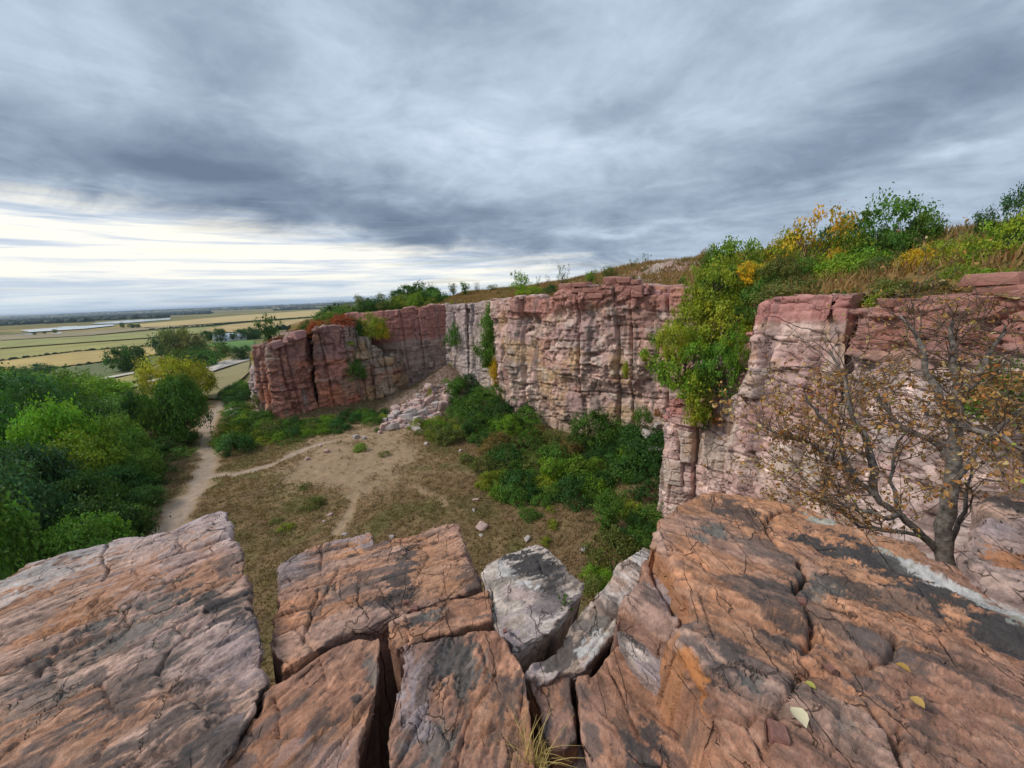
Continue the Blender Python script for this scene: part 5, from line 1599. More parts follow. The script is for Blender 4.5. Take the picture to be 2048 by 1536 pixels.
grass_stuff('prairie_grass', 'tan and rusty prairie grass on the plateau', 42000, smp_plat, (.2, .75), 0.05, col_plat, 2, 4)


print('T', round(time.time() - _T0, 1), '# --------------------------------------')
# ------------------------------------------------------------------ farm buildings
def box(V, Fc, x0, x1, y0, y1, z0, z1):
    b = len(V)
    V += [(x0, y0, z0), (x1, y0, z0), (x1, y1, z0), (x0, y1, z0), (x0, y0, z1), (x1, y0, z1), (x1, y1, z1), (x0, y1, z1)]
    Fc += [(b, b + 3, b + 2, b + 1), (b + 4, b + 5, b + 6, b + 7), (b, b + 1, b + 5, b + 4), (b + 1, b + 2, b + 6, b + 5), (b + 2, b + 3, b + 7, b + 6), (b + 3, b, b + 4, b + 7)]


M_WHITE = plain_mat('white_siding', (0.75, 0.76, 0.78), 0.7, 2, 0.05)
M_ROOF = plain_mat('pale_roof', (0.55, 0.60, 0.66), 0.6, 2, 0.08)
M_DARKW = plain_mat('window_glass', (0.05, 0.06, 0.07), 0.2, 1, 0.1)


def house(px, py, L, Wd, H, label, name, cat, rot, wins):
    p = on_ground(px, py)
    e = bpy.data.objects.new(name, None); COL.objects.link(e); e.location = (p[0], p[1], p[2]); e.rotation_euler = (0, 0, rot)
    V, Fc = [], []; box(V, Fc, -L / 2, L / 2, -Wd / 2, Wd / 2, -0.5, H)
    b = len(V); V += [(-L / 2, -Wd / 2, H), (-L / 2, Wd / 2, H), (-L / 2, 0, H + Wd * .36), (L / 2, -Wd / 2, H), (L / 2, Wd / 2, H), (L / 2, 0, H + Wd * .36)]
    me = bpy.data.meshes.new('wall'); me.from_pydata(V, [], Fc + [(b, b + 1, b + 2), (b + 3, b + 5, b + 4)]); me.materials.append(M_WHITE); link('wall', me, e)
    V = []; Fc = []
    r = H + Wd * .36; ov = 0.5; t = .25
    for s in (-1, 1):
        b = len(V)
        V += [(-L / 2 - ov, s * (Wd / 2 + ov), H - ov * .72 + .03), (L / 2 + ov, s * (Wd / 2 + ov), H - ov * .72 + .03), (L / 2 + ov, 0, r + .03), (-L / 2 - ov, 0, r + .03)]
        V += [(x, y, z + t) for x, y, z in V[b:b + 4]]
        Fc += [(b, b + 1, b + 2, b + 3), (b + 4, b + 5, b + 6, b + 7), (b, b + 1, b + 5, b + 4), (b + 1, b + 2, b + 6, b + 5), (b + 3, b, b + 4, b + 7)]
    me = bpy.data.meshes.new('roof'); me.from_pydata(V, [], Fc); me.materials.append(M_ROOF); link('roof', me, e)
    for k in range(wins):
        x = -L / 2 + L * (k + .7) / (wins + .4)
        V = []; Fc = []; box(V, Fc, x - .5, x + .5, -Wd / 2 - .06, -Wd / 2 + .1, 1.0, 2.3)
        me = bpy.data.meshes.new('window'); me.from_pydata(V, [], Fc); me.materials.append(M_DARKW); link('window', me, e)
    tag(e, label, cat)


house(445, 684, 10, 8, 3.2, 'white farmhouse with pale gabled roof beside the green lawn', 'farmhouse', 'house', math.radians(30), 3)
house(478, 680, 13, 7, 3.2, 'long white farm shed right of the farmhouse', 'farm_shed', 'shed', math.radians(18), 2)

print('T', round(time.time() - _T0, 1), '# --------------------------------------')
# ------------------------------------------------------------------ foreground ledge
class Slab:
    pass


FEAT = {'cracks': [], 'lichen': []}


def slab(name, label, pix, z0, grain, seed, pal='orange', slope=(0, 0), res=0.0069, margin=0.24, amp=1.0, cracks=(), lichen=(), rnd=0.03, depth=1.0, batter=-0.03, rim=0.02, bulge=0.0, domes=()):
    """rock slab: outline traced on its own top plane, top relief, sides wrapped down"""
    c0 = on_z(sum(p[0] for p in pix) / len(pix), sum(min(p[1], 1536) for p in pix) / len(pix), EYE[2] - 1.5)
    def top(px, py):
        d = ray(px, py)
        # plane z = z0 + sx*(x-cx) + sy*(y-cy)
        A = d[2] - slope[0] * d[0] - slope[1] * d[1]
        t = (z0 - EYE[2] - slope[0] * c0[0] - slope[1] * c0[1]) / A
        return EYE + d * t
    O = np.array([top(*p)[:2] for p in pix])
    x0, y0 = O.min(0) - margin; x1, y1 = O.max(0) + margin
    xs = np.arange(x0, x1, res); ys = np.arange(y0, y1, res)
    X, Y = np.meshgrid(xs, ys, indexing='ij')
    # signed distance and nearest boundary point
    n = len(O); best = np.full(X.shape, 1e9); NX = np.zeros(X.shape); NY = np.zeros(X.shape)
    for i in range(n):
        ax, ay = O[i]; bx, by = O[(i + 1) % n]; dx, dy = bx - ax, by - ay; L = dx * dx + dy * dy + 1e-12
        t = np.clip(((X - ax) * dx + (Y - ay) * dy) / L, 0, 1)
        qx = ax + t * dx; qy = ay + t * dy; dd = (X - qx) ** 2 + (Y - qy) ** 2
        m = dd < best; best = np.where(m, dd, best); NX = np.where(m, qx, NX); NY = np.where(m, qy, NY)
    d = np.sqrt(best); ins = inside(X, Y, O)
    sd_ = np.where(ins, -d, d)
    ux_ = np.where(ins, NX - X, X - NX) / (d + 1e-9); uy_ = np.where(ins, NY - Y, Y - NY) / (d + 1e-9)
    rimn = rim * (1.6 * fbm(X * 3.0, Y * 3.0, seed + 1, 3) + 0.7 * facets(X * 9, Y * 9, seed + 2)[0])
    s = sd_ + rimn
    r = 0.5 * rnd * (1 + 0.9 * fbm(X * 4, Y * 4, seed + 3, 2))
    # fold: lateral position g(s), drop k(s)
    sc = np.clip((s + r) / (2 * r), 0, 1)
    g = np.where(s < -r, s, -r + 2 * r * np.sin(sc * math.pi / 2) * 0.5)
    dr = np.where(s < -r, 0, np.where(s < r, r * (1 - np.cos(sc * math.pi / 2)), r + (s - r) + 9.0 * depth * np.maximum(0, s - r - 0.06) ** 1.5 * 3.0))
    g = g + batter * np.minimum(0.5, np.maximum(0, dr - r))
    near = s > -r
    XX = np.where(near, NX + ux_ * (g - rimn), X); YY = np.where(near, NY + uy_ * (g - rimn), Y)
    # relief in grain coordinates (metres)
    ca, sa = math.cos(grain), math.sin(grain)
    A_ = X * ca + Y * sa; B_ = -X * sa + Y * ca
    wa = A_ + 0.06 * fbm(A_ * 5, B_ * 5, seed + 5, 3); wb = B_ + 0.05 * fbm(A_ * 5 + 9, B_ * 5, seed + 6, 3)
    t1 = fbm(wa * 1.3, wb * 3.8, seed + 7, 5)
    k = t1 * 6; kf = np.floor(k); kr = k - kf
    terr = (kf + sst(kr, 0.0, 0.03 + 0.10 * (vn(A_ * 6, B_ * 6, seed) + .5))) / 6
    ga = A_ + 0.035 * fbm(A_ * 6, B_ * 6, seed + 5, 4); gb = B_ + 0.030 * fbm(A_ * 4 + 9, B_ * 6, seed + 6, 4)
    z1, r1_, c1_, A1_, _, _ = blocks2(ga + 0.5 * gb, gb, 0.52, 0.17, seed + 70, 1.4)
    z2, r2_, c2_, A2_, _, _ = blocks2(ga - 0.4 * gb, gb + 0.12 * ga, 0.17, 0.055, seed + 76, 1.6)
    z3, r3_, c3_, A3_, _, _ = blocks2(ga + 0.3 * gb, gb, 0.06, 0.022, seed + 82, 1.6)
    q1, e1, a1 = facets(wa * 2.2, wb * 5.0, seed + 10)
    q2, e2, a2 = facets(wa * 6.0, wb * 13.0, seed + 14)
    q3, e3, a3 = facets(wa * 18, wb * 36, seed + 18)
    t2 = fbm(wa * 4.5, wb * 12, seed + 8, 4) * 6; tf = np.floor(t2); terr2 = tf + sst(t2 - tf, 0, .12)
    ck1 = np.exp(-(np.minimum(r1_, c1_) / 0.006) ** 2) * (A1_ > .35); ck2 = np.exp(-(np.minimum(r2_, c2_ * 1.5) / 0.004) ** 2) * (A2_ > .6)
    rg = 0.25 + 0.75 * sst(fbm(X * 1.9, Y * 1.9, seed + 95, 3), -.10, .18)
    H = amp * (0.032 * terr + rg * 0.0028 * terr2 + 0.015 * z1 + rg * (0.0065 * z2 + 0.0026 * z3 - 0.008 * ck2 + 0.0035 * q2 + 0.0032 * q3) - 0.018 * ck1 + 0.003 * q1 + 0.018 * fbm(A_ * 0.9, B_ * 1.4, seed + 20, 3) + 0.004 * fbm(X * 30, Y * 30, seed + 21, 3, .7))
    # natural joints
    qj, ej, aj = facets(wa * 1.5 + 3, wb * 2.6, seed + 24)
    jm = sst(fbm(A_ * 1.3, B_ * 1.3, seed + 25, 2), 0.0, 0.25)
    H = H - amp * 0.020 * (1 - sst(ej, 0.0, 0.03)) * jm
    H = H - amp * 0.008 * (1 - sst(e2, 0.0, 0.10)) * (a2 > 0.6)
    for dm in domes:
        cxx, cyy = top(dm[0], dm[1])[:2]; H = H + dm[3] * np.exp(-((X - cxx) ** 2 + (Y - cyy) ** 2) / dm[2] ** 2)
    ck = np.zeros(X.shape)
    for line, w, dp in cracks:
        pl = [top(*p)[:2] for p in line]
        jx = 0.018 * fbm(X * 14, Y * 14, seed + 30, 3); jy = 0.018 * fbm(X * 14 + 5, Y * 14, seed + 31, 3)
        dd = seg_dist(X + jx, Y + jy, pl)
        gq = np.exp(-(dd / (w * 0.55)) ** 1.5) * (0.35 + 1.3 * np.clip(0.5 + 1.6 * fbm(X * 5, Y * 5, seed + 33, 2), 0, 1)); H = H - dp * gq; ck = np.maximum(ck, gq)
    # colour
    base = dict(orange=(0.48, 0.235, 0.132), pink=(0.46, 0.295, 0.225), pale=(0.50, 0.41, 0.345), rust=(0.45, 0.18, 0.065), brown=(0.40, 0.20, 0.122))[pal]
    C = np.ones(X.shape + (3,)) * np.array(base)
    n1 = fbm(wa * 1.6, wb * 4.0, seed + 40, 5, .55); n2 = fbm(wa * 4, wb * 10, seed + 41, 4, .6); n3 = fbm(X * 2, Y * 2, seed + 42, 4)
    C = C * (1 + 0.30 * (A2_ - .5) + 0.30 * (A1_ - .5) + 0.25 * (a3 - .5) + 0.6 * n2)[..., None]
    if pal == 'pink':
        C = mixc(C, 0.7 * sst(n1, .05, .3), (0.46, 0.22, 0.12)); C = mixc(C, 0.65 * sst(n3, .05, .35), (0.40, 0.29, 0.27))
        C = mixc(C, 0.8 * sst(sd_ + .05 * n3, -0.16, -0.03) * sst(Y, 1.9, 2.3), (0.58, 0.46, 0.44))
    elif pal == 'pale':
        C = mixc(C, 0.7 * sst(n1, .0, .3), (0.44, 0.30, 0.22)); C = mixc(C, 0.6 * sst(n2, .1, .35), (0.60, 0.50, 0.46))
    else:
        C = mixc(C, 0.65 * sst(n1, .05, .3), (0.38, 0.235, 0.185)); C = mixc(C, 0.5 * sst(n3, .1, .4), (0.50, 0.24, 0.115)); C = mixc(C, 0.6 * sst(fbm(X * 1.4, Y * 1.4, seed + 43, 3), .05, .3), (0.32, 0.19, 0.15))
        C = mixc(C, 0.35 * sst(-n1, .1, .3), (0.36, 0.17, 0.11))
    C = mixc(C, 0.45 * (A1_ > .85), (0.44, 0.31, 0.26))
    st1 = fbm(ga * 11, gb * 48, seed + 90, 5, .62); st2 = fbm(ga * 26, gb * 70, seed + 91, 3, .7)
    gate = 0.25 + 0.75 * sst(fbm(X * 1.7, Y * 1.7, seed + 92, 3), -.15, .2)
    C = mixc(C, 0.55 * gate * sst(st1, .21, .33), (0.11, 0.08, 0.068))
    C = mixc(C, 0.22 * gate * sst(-st1, .16, .30), (0.56, 0.38, 0.28) if pal != 'pale' else (0.66, 0.56, 0.50))
    C = C * (1 + 0.5 * st2)[..., None]
    H = H * 0.85 + amp * rg * (-0.003 * sst(st1, .2, .3) + 0.002 * st2)
    # dark lichen film, thin and broken, following the grain
    lf = fbm(wa * 2.2 + 4, wb * 6, seed + 50, 5, .6)
    C = mixc(C, 0.7 * sst(lf, .30, .42), (0.13, 0.105, 0.095))
    for (lx, ly, rx, ry, turn, kind, st) in lichen:
        p0 = top(lx, ly)[:2]; pa = top(lx + rx * math.cos(turn), ly + rx * math.sin(turn))[:2]; pb = top(lx - ry * math.sin(turn), ly + ry * math.cos(turn))[:2]
        M = np.linalg.inv(np.array([pa - p0, pb - p0]).T)
        du = M[0, 0] * (X - p0[0]) + M[0, 1] * (Y - p0[1]); dv = M[1, 0] * (X - p0[0]) + M[1, 1] * (Y - p0[1])
        rr = np.sqrt(du * du + dv * dv) + 1.3 * fbm(wa * 6, wb * 24, seed + 51, 6, .66) + 0.25 * (a3 - .5) + 0.55 * fbm(X * 45, Y * 45, seed + 52, 3, .7)
        m = st * (1 - sst(rr, 0.78, 1.05))
        colr = dict(black=(0.075, 0.065, 0.062), grey=(0.19, 0.17, 0.15), white=(0.62, 0.58, 0.55), green=(0.40, 0.40, 0.345), orange=(0.50, 0.20, 0.07), lilac=(0.42, 0.33, 0.33), pinkw=(0.56, 0.42, 0.37))[kind]
        C = mixc(C, m, colr)
        if kind == 'grey': H = H - 0.010 * amp * m
    C = mixc(C, 0.75 * sst(n2 + .3 * n1, .30, .45) * (fbm(X * 1.1, Y * 1.1, seed + 60, 2) > .12), (0.12, 0.10, 0.095))
    # flanks: iron stained on the boulder and rust wedge, darker sides on other slabs
    C = mixc(C, 0.6 * sst(s, 0.0, 0.05) * (n1 > -.15), (0.46, 0.20, 0.085) if name == 'boulder' or pal == 'rust' else (0.27, 0.16, 0.125) if pal in ('orange', 'brown') else (0.38, 0.28, 0.265))
    # displace along the folded normal
    w_side = sst(s, -r, r)
    ZZ = z0 + slope[0] * (XX - c0[0]) + slope[1] * (YY - c0[1]) - dr + H * (1 - w_side)
    Hs = (0.014 * q1 + 0.010 * q2 + 0.005 * q3) * amp
    XX = XX + ux_ * Hs * w_side * near; YY = YY + uy_ * Hs * w_side * near
    V = np.stack([XX, YY, ZZ], -1).reshape(-1, 3)
    Fc = grid_faces(*X.shape)
    ok = (s < margin * 0.95).reshape(-1)[Fc].all(1)
    Vf = V[Fc]
    el = np.linalg.norm(Vf[:, :, :2] - np.roll(Vf[:, :, :2], 1, 1), axis=2).max(1)
    ok &= el < res * 9
    # nothing beyond the field of view below and beside the camera
    v, f, c = compact(V, Fc[ok], C.reshape(-1, 3))
    o = link(name, mesh_np(name, v, f, M_SLAB, c, False)); tag(o, label, 'rock')
    o['group'] = 'fractured rock blocks of the near ledge'
    o['top'] = 1
    del o['top']
    return top


Z = EYE[2]
slab('rock_slab', 'wide pinkish slab at the left with a pale lilac brink', [(-260, 1290), (-120, 1215), (0, 1162), (60, 1132), (130, 1112), (205, 1096), (240, 1082), (300, 1072), (345, 1058), (400, 1035), (440, 1019), (456, 1021), (462, 1048), (472, 1080), (482, 1120), (490, 1150), (499, 1180), (505, 1210), (512, 1245), (522, 1280), (530, 1320), (533, 1355), (512, 1385), (500, 1430), (470, 1490), (430, 1560), (400, 1640), (-260, 1640)],
     Z - 1.42, math.radians(38), 1000, 'pink', slope=(0.02, 0.0), batter=-0.28, rnd=0.035, rim=0.03, amp=1.15,
     cracks=[([(216, 1092), (206, 1115), (212, 1140), (208, 1160)], .008, .03), ([(213, 1180), (180, 1215), (140, 1245), (110, 1285), (75, 1350)], .014, .04), ([(430, 1235), (390, 1260), (345, 1300), (310, 1350), (335, 1390)], .012, .035), ([(250, 1430), (220, 1470), (190, 1510)], .012, .03)],
     lichen=[(300, 1240, 150, 60, -.35, 'grey', .8), (430, 1215, 90, 38, .35, 'black', .9), (150, 1290, 110, 30, -.6, 'black', .6), (340, 1440, 120, 45, -.7, 'black', .75), (250, 1400, 80, 25, -.6, 'black', .7), (440, 1460, 60, 90, .2, 'black', .8), (100, 1390, 120, 30, -.5, 'grey', .6), (200, 1260, 60, 30, -.6, 'grey', .7),
             (400, 1050, 120, 25, -.3, 'lilac', .5), (80, 1150, 130, 22, -.35, 'white', .55), (340, 1090, 130, 25, -.25, 'pinkw', .6), (470, 1320, 50, 80, 0, 'lilac', .3), (240, 1170, 120, 25, -.5, 'orange', .5), (36, 1172, 7, 3, .2, 'white', 1.0), (32, 1182, 3, 7, .2, 'white', 1.0)])
slab('rock_block', 'orange block behind the long crack with chipped upper edge', [(550, 1142), (562, 1122), (600, 1102), (640, 1088), (690, 1076), (735, 1068), (745, 1090), (775, 1078), (810, 1071), (850, 1062), (880, 1052), (915, 1048), (930, 1078), (938, 1105), (950, 1125), (964, 1150), (966, 1172), (930, 1184), (885, 1200), (850, 1216), (812, 1228), (770, 1240), (730, 1256), (690, 1268), (650, 1286), (610, 1315), (585, 1345), (560, 1352), (548, 1310), (545, 1250), (548, 1190)],
     Z - 1.5, math.radians(25), 1100, 'orange', slope=(0, -0.02), rnd=0.03, rim=0.022, amp=1.1, margin=.28, batter=.06,
     cracks=[([(800, 1230), (760, 1180), (720, 1160), (715, 1200), (740, 1240)], .006, .02), ([(560, 1190), (620, 1178), (690, 1160)], .007, .03), ([(635, 1180), (625, 1220), (605, 1270), (595, 1320)], .007, .03), ([(880, 1060), (850, 1075), (820, 1080)], .01, .03)],
     lichen=[(800, 1150, 24, 60, .3, 'black', .85), (780, 1195, 60, 26, 0, 'black', .6), (950, 1150, 22, 30, 0, 'black', .7), (580, 1130, 40, 20, -.6, 'lilac', .6), (700, 1080, 50, 14, -.2, 'lilac', .7), (660, 1180, 30, 14, 0, 'grey', .5)])
slab('rock_slab', 'smooth orange slab below the long crack left of the black cleft', [(756, 1276), (735, 1275), (700, 1281), (665, 1294), (640, 1308), (604, 1336), (572, 1358), (545, 1370), (520, 1390), (515, 1420), (498, 1448), (480, 1480), (440, 1536), (400, 1620), (360, 1720), (705, 1720), (706, 1600), (712, 1536), (716, 1490), (730, 1440), (745, 1395), (754, 1350), (758, 1310)],
     Z - 1.44, math.radians(60), 1200, 'orange', slope=(0.0, 0.0), batter=-0.28, rnd=0.03, rim=0.02, amp=0.85,
     cracks=[([(550, 1395), (560, 1430), (556, 1470)], .006, .02), ([(640, 1300), (650, 1370), (640, 1440)], .004, .012)],
     lichen=[(712, 1398, 14, 8, 0, 'black', .9), (640, 1440, 20, 50, .3, 'black', .7), (745, 1330, 14, 40, -.3, 'grey', .8), (590, 1500, 90, 30, 0, 'lilac', .25)])
slab('rock_slab', 'orange block piece with a slate coloured hollow above the centre slab', [(776, 1248), (800, 1234), (815, 1232), (835, 1226), (872, 1212), (880, 1205), (925, 1196), (965, 1182), (978, 1176), (981, 1200), (984, 1236), (960, 1244), (925, 1254), (885, 1262), (850, 1272), (820, 1284), (800, 1282), (782, 1268)],
     Z - 1.50, math.radians(20), 1300, 'orange', rnd=0.022, rim=0.016, amp=.9,
     cracks=[([(812, 1234), (818, 1260), (815, 1282)], .006, .03)], lichen=[(860, 1240, 40, 16, -.3, 'grey', .95), (840, 1248, 30, 14, 0, 'black', .5)])
slab('rock_slab', 'large centre slab with dark lichen patches right of the black cleft', [(800, 1290), (822, 1288), (855, 1276), (890, 1266), (925, 1260), (962, 1252), (985, 1262), (1002, 1275), (1016, 1305), (1034, 1332), (1040, 1355), (1050, 1380), (1058, 1420), (1064, 1455), (1070, 1500), (1076, 1536), (1080, 1600), (1085, 1720), (780, 1720), (784, 1600), (785, 1500), (784, 1450), (790, 1410), (799, 1370), (810, 1330)],
     Z - 1.47, math.radians(75), 1400, 'brown', batter=-0.28, rnd=0.03, rim=0.022, amp=1.1,
     cracks=[([(835, 1430), (875, 1440), (895, 1480), (915, 1530)], .012, .04), ([(1005, 1275), (965, 1280), (975, 1330)], .008, .02)],
     lichen=[(915, 1330, 50, 50, 0, 'grey', .9), (900, 1310, 30, 60, .3, 'black', .7), (860, 1490, 60, 60, 0, 'grey', .8), (830, 1430, 30, 60, 0, 'lilac', .7), (1010, 1400, 36, 60, .2, 'black', .6), (820, 1350, 26, 60, 0, 'lilac', .6), (1000, 1450, 20, 80, .1, 'black', .55), (920, 1370, 30, 40, 0, 'black', .5)])
slab('rock_block', 'pale grey lichened block at the brink in the middle', [(966, 1146), (972, 1132), (995, 1120), (1025, 1106), (1050, 1094), (1070, 1086), (1090, 1094), (1108, 1110), (1130, 1128), (1140, 1150), (1164, 1165), (1156, 1188), (1130, 1218), (1110, 1244), (1084, 1270), (1052, 1290), (1028, 1308), (1014, 1294), (1000, 1274), (985, 1240), (980, 1200), (974, 1170)],
     Z - 1.52, math.radians(25), 1500, 'pale', batter=-0.28, rnd=0.03, rim=0.022, amp=0.7, margin=.3,
     cracks=[([(980, 1170), (984, 1210), (982, 1240)], .006, .03), ([(1078, 1120), (1085, 1140), (1110, 1158)], .008, .015)],
     lichen=[(1075, 1138, 70, 36, .3, 'black', 1.0), (1110, 1175, 30, 34, .5, 'black', .85), (1040, 1190, 40, 20, .2, 'pinkw', .9), (1045, 1165, 30, 10, .2, 'white', .9), (1010, 1270, 40, 40, .5, 'lilac', .8), (1080, 1225, 60, 24, -.5, 'lilac', .6), (1100, 1210, 30, 30, 0, 'black', .5), (1005, 1140, 16, 16, 0, 'white', .6)])
slab('rock_slab', 'pale triangular slab with black film right of the diagonal crack', [(1182, 1202), (1190, 1216), (1212, 1218), (1230, 1235), (1232, 1262), (1210, 1290), (1190, 1320), (1172, 1338), (1150, 1344), (1120, 1344), (1090, 1352), (1062, 1356), (1050, 1350), (1054, 1342), (1090, 1318), (1124, 1288), (1144, 1256), (1168, 1226)],
     Z - 1.50, math.radians(50), 1600, 'pale', batter=-0.28, rnd=0.022, rim=0.016, amp=.8, lichen=[(1130, 1300, 60, 34, -.7, 'black', .85), (1180, 1235, 40, 30, 0, 'grey', .7), (1180, 1290, 30, 16, -.8, 'white', .8), (1060, 1340, 20, 14, 0, 'lilac', .8)])
slab('rock_slab', 'narrow orange wedge beside the bottom crack', [(1046, 1362), (1080, 1356), (1105, 1350), (1140, 1350), (1146, 1400), (1152, 1450), (1158, 1480), (1130, 1505), (1100, 1500), (1082, 1470), (1076, 1430), (1062, 1395)],
     Z - 1.55, math.radians(80), 1700, 'rust', rnd=0.02, rim=0.014, amp=.8)
slab('rock_slab', 'pale wedge under the orange one at the bottom edge', [(1086, 1500), (1120, 1508), (1160, 1485), (1180, 1536), (1190, 1640), (1095, 1640), (1090, 1560)],
     Z - 1.66, math.radians(70), 1750, 'pale', rnd=0.02, rim=0.014, amp=.8)
slab('rock_slab', 'smooth brown slab in the lower middle right', [(1150, 1350), (1180, 1342), (1205, 1310), (1235, 1275), (1262, 1305), (1300, 1345), (1345, 1385), (1380, 1420), (1405, 1480), (1430, 1560), (1470, 1720), (1200, 1720), (1185, 1560), (1168, 1490), (1156, 1430), (1150, 1390)],
     Z - 1.47, math.radians(125), 1800, 'brown', rnd=0.028, rim=0.014, amp=.6,
     cracks=[([(1215, 1320), (1250, 1400), (1280, 1470), (1300, 1536)], .008, .02), ([(1160, 1480), (1190, 1520)], .006, .02)], lichen=[(1290, 1500, 40, 50, .3, 'black', .9), (1250, 1450, 16, 60, -.2, 'black', .5), (1340, 1520, 40, 30, 0, 'black', .6)])
slab('rock_slab', 'purple grey slab sunk against the left flank of the big boulder', [(1238, 1268), (1236, 1230), (1250, 1215), (1285, 1240), (1310, 1275), (1338, 1310), (1350, 1350), (1368, 1400), (1335, 1385), (1300, 1350), (1262, 1308)],
     Z - 1.40, math.radians(130), 1900, 'pale', rnd=0.02, rim=0.014, amp=.7, lichen=[(1285, 1275, 40, 30, .8, 'black', .9), (1310, 1340, 40, 26, .9, 'lilac', .95), (1265, 1240, 20, 20, 0, 'lilac', .8)])
slab('rock_block', 'pale cream rocks on the brink left of the big boulder', [(1186, 1200), (1200, 1180), (1216, 1160), (1225, 1140), (1262, 1115), (1288, 1092), (1300, 1098), (1296, 1135), (1290, 1165), (1262, 1195), (1240, 1222), (1214, 1216)],
     Z - 1.46, math.radians(130), 2000, 'pale', rnd=0.035, rim=0.02, amp=1.0, lichen=[(1280, 1120, 16, 24, 0, 'white', .8), (1230, 1170, 20, 20, 0, 'orange', .3), (1286, 1150, 12, 16, 0, 'black', .6)])
slab('rock_slab', 'rounded orange rib at the left shoulder of the big boulder', [(1240, 1225), (1246, 1200), (1268, 1182), (1286, 1160), (1290, 1125), (1312, 1108), (1335, 1118), (1352, 1150), (1380, 1185), (1400, 1225), (1372, 1262), (1340, 1290), (1318, 1275), (1290, 1245), (1262, 1232)],
     Z - 1.32, math.radians(125), 2100, 'orange', rnd=0.04, rim=0.018, amp=.9, margin=.3, batter=.15, lichen=[(1330, 1190, 20, 40, -.5, 'lilac', .5)],
     cracks=[([(1300, 1120), (1320, 1180), (1350, 1240)], .012, .03)])
BIG = [(1300, 1085), (1304, 1060), (1322, 1030), (1345, 1008), (1380, 990), (1425, 980), (1480, 984), (1530, 992), (1580, 1005), (1640, 1024), (1690, 1048), (1718, 1062), (1724, 1070), (1760, 1071), (1800, 1085), (1860, 1112), (1930, 1142), (2000, 1172), (2060, 1200), (2200, 1262), (2320, 1320), (2320, 1640), (1560, 1640), (1530, 1600), (1500, 1530), (1470, 1490), (1440, 1450), (1415, 1420), (1395, 1385), (1370, 1340), (1345, 1290), (1350, 1262), (1385, 1245), (1398, 1235), (1385, 1200), (1352, 1160), (1330, 1120)]
slab('boulder', 'huge rust orange boulder with black and pale lichen bands at the right', BIG, Z - 1.20, math.radians(-38), 2200, 'orange', slope=(-0.02, 0.03), rnd=0.05, rim=0.025, amp=1.35, margin=.34, batter=.12, depth=1.0,
     cracks=[([(1560, 1085), (1540, 1065), (1530, 1045), (1555, 1030), (1590, 1020)], .012, .05), ([(1590, 1110), (1600, 1130), (1620, 1150), (1590, 1170), (1600, 1200), (1615, 1240), (1620, 1290), (1600, 1320), (1615, 1345), (1600, 1370), (1570, 1400), (1560, 1440), (1530, 1480), (1520, 1536)], .016, .06),
             ([(1300, 1075), (1350, 1090), (1400, 1120), (1450, 1170), (1500, 1200)], .012, .04), ([(1600, 1330), (1640, 1355), (1680, 1350), (1720, 1340), (1780, 1310), (1800, 1290)], .014, .045), ([(1700, 1370), (1740, 1420), (1780, 1480), (1800, 1536)], .014, .05),
             ([(1660, 1230), (1720, 1260), (1770, 1290)], .006, .02), ([(1800, 1380), (1810, 1440), (1790, 1500)], .01, .03), ([(1390, 1060), (1440, 1060), (1460, 1075), (1450, 1090), (1400, 1090)], .012, .02), ([(1740, 1150), (1800, 1200), (1870, 1250), (1950, 1300), (2040, 1350)], .008, .02)],
     lichen=[(1425, 1062, 36, 16, .1, 'grey', 1.0), (1690, 1100, 120, 26, .35, 'black', 1.0), (1850, 1180, 150, 30, .45, 'black', 1.0), (2000, 1260, 130, 40, .5, 'black', 1.0), (1960, 1200, 140, 12, .47, 'green', .8), (1790, 1120, 90, 9, .45, 'green', .95), (1650, 1048, 34, 10, .4, 'green', .9), (1900, 1170, 110, 10, .45, 'white', .8), (2030, 1215, 60, 10, .4, 'white', .7),
             (1640, 1170, 50, 24, .3, 'grey', .9), (1700, 1165, 80, 14, .4, 'black', .8), (1560, 1240, 100, 34, .7, 'black', .75), (1590, 1150, 50, 20, .5, 'black', .6), (1560, 1180, 60, 20, .3, 'black', .55), (1480, 1030, 60, 16, .5, 'black', .8), (1420, 1010, 40, 10, .5, 'black', .6), (1470, 1330, 50, 40, .6, 'black', .75), (1510, 1370, 40, 22, .2, 'grey', .8),
             (1540, 1290, 50, 20, .4, 'black', .6), (1850, 1450, 40, 70, -.3, 'black', .6), (1690, 1460, 30, 20, 0, 'grey', .7), (1900, 1340, 110, 26, .5, 'black', .6), (1810, 1320, 90, 20, .6, 'black', .5), (1690, 1310, 30, 10, 0, 'black', .7), (1370, 1350, 20, 60, -.4, 'orange', .9), (1740, 1110, 60, 12, .4, 'black', .9)],
     domes=[])
slab('rock_slab', 'tan layered rock beyond the bare tree at the right edge', [(1934, 1130), (1942, 1080), (1948, 1040), (1960, 1005), (1990, 988), (2048, 965), (2200, 920), (2500, 900), (2600, 1240), (2300, 1240), (2100, 1200), (2030, 1178), (1960, 1150)],
     Z - 1.15, math.radians(-25), 2400, 'pink', slope=(0.0, 0.02), rnd=0.05, rim=0.03, amp=1.2, margin=.3, res=0.01, depth=1.2, lichen=[(2010, 1010, 60, 12, .2, 'black', .9), (1980, 1060, 40, 14, .3, 'lilac', .7), (2020, 1120, 70, 20, .4, 'orange', .7)],
     cracks=[([(1960, 1070), (2000, 1090), (2060, 1120)], .01, .03), ([(1950, 1110), (2000, 1140), (2050, 1160)], .01, .03)])


print('T', round(time.time() - _T0, 1), '# rock mass beneath')
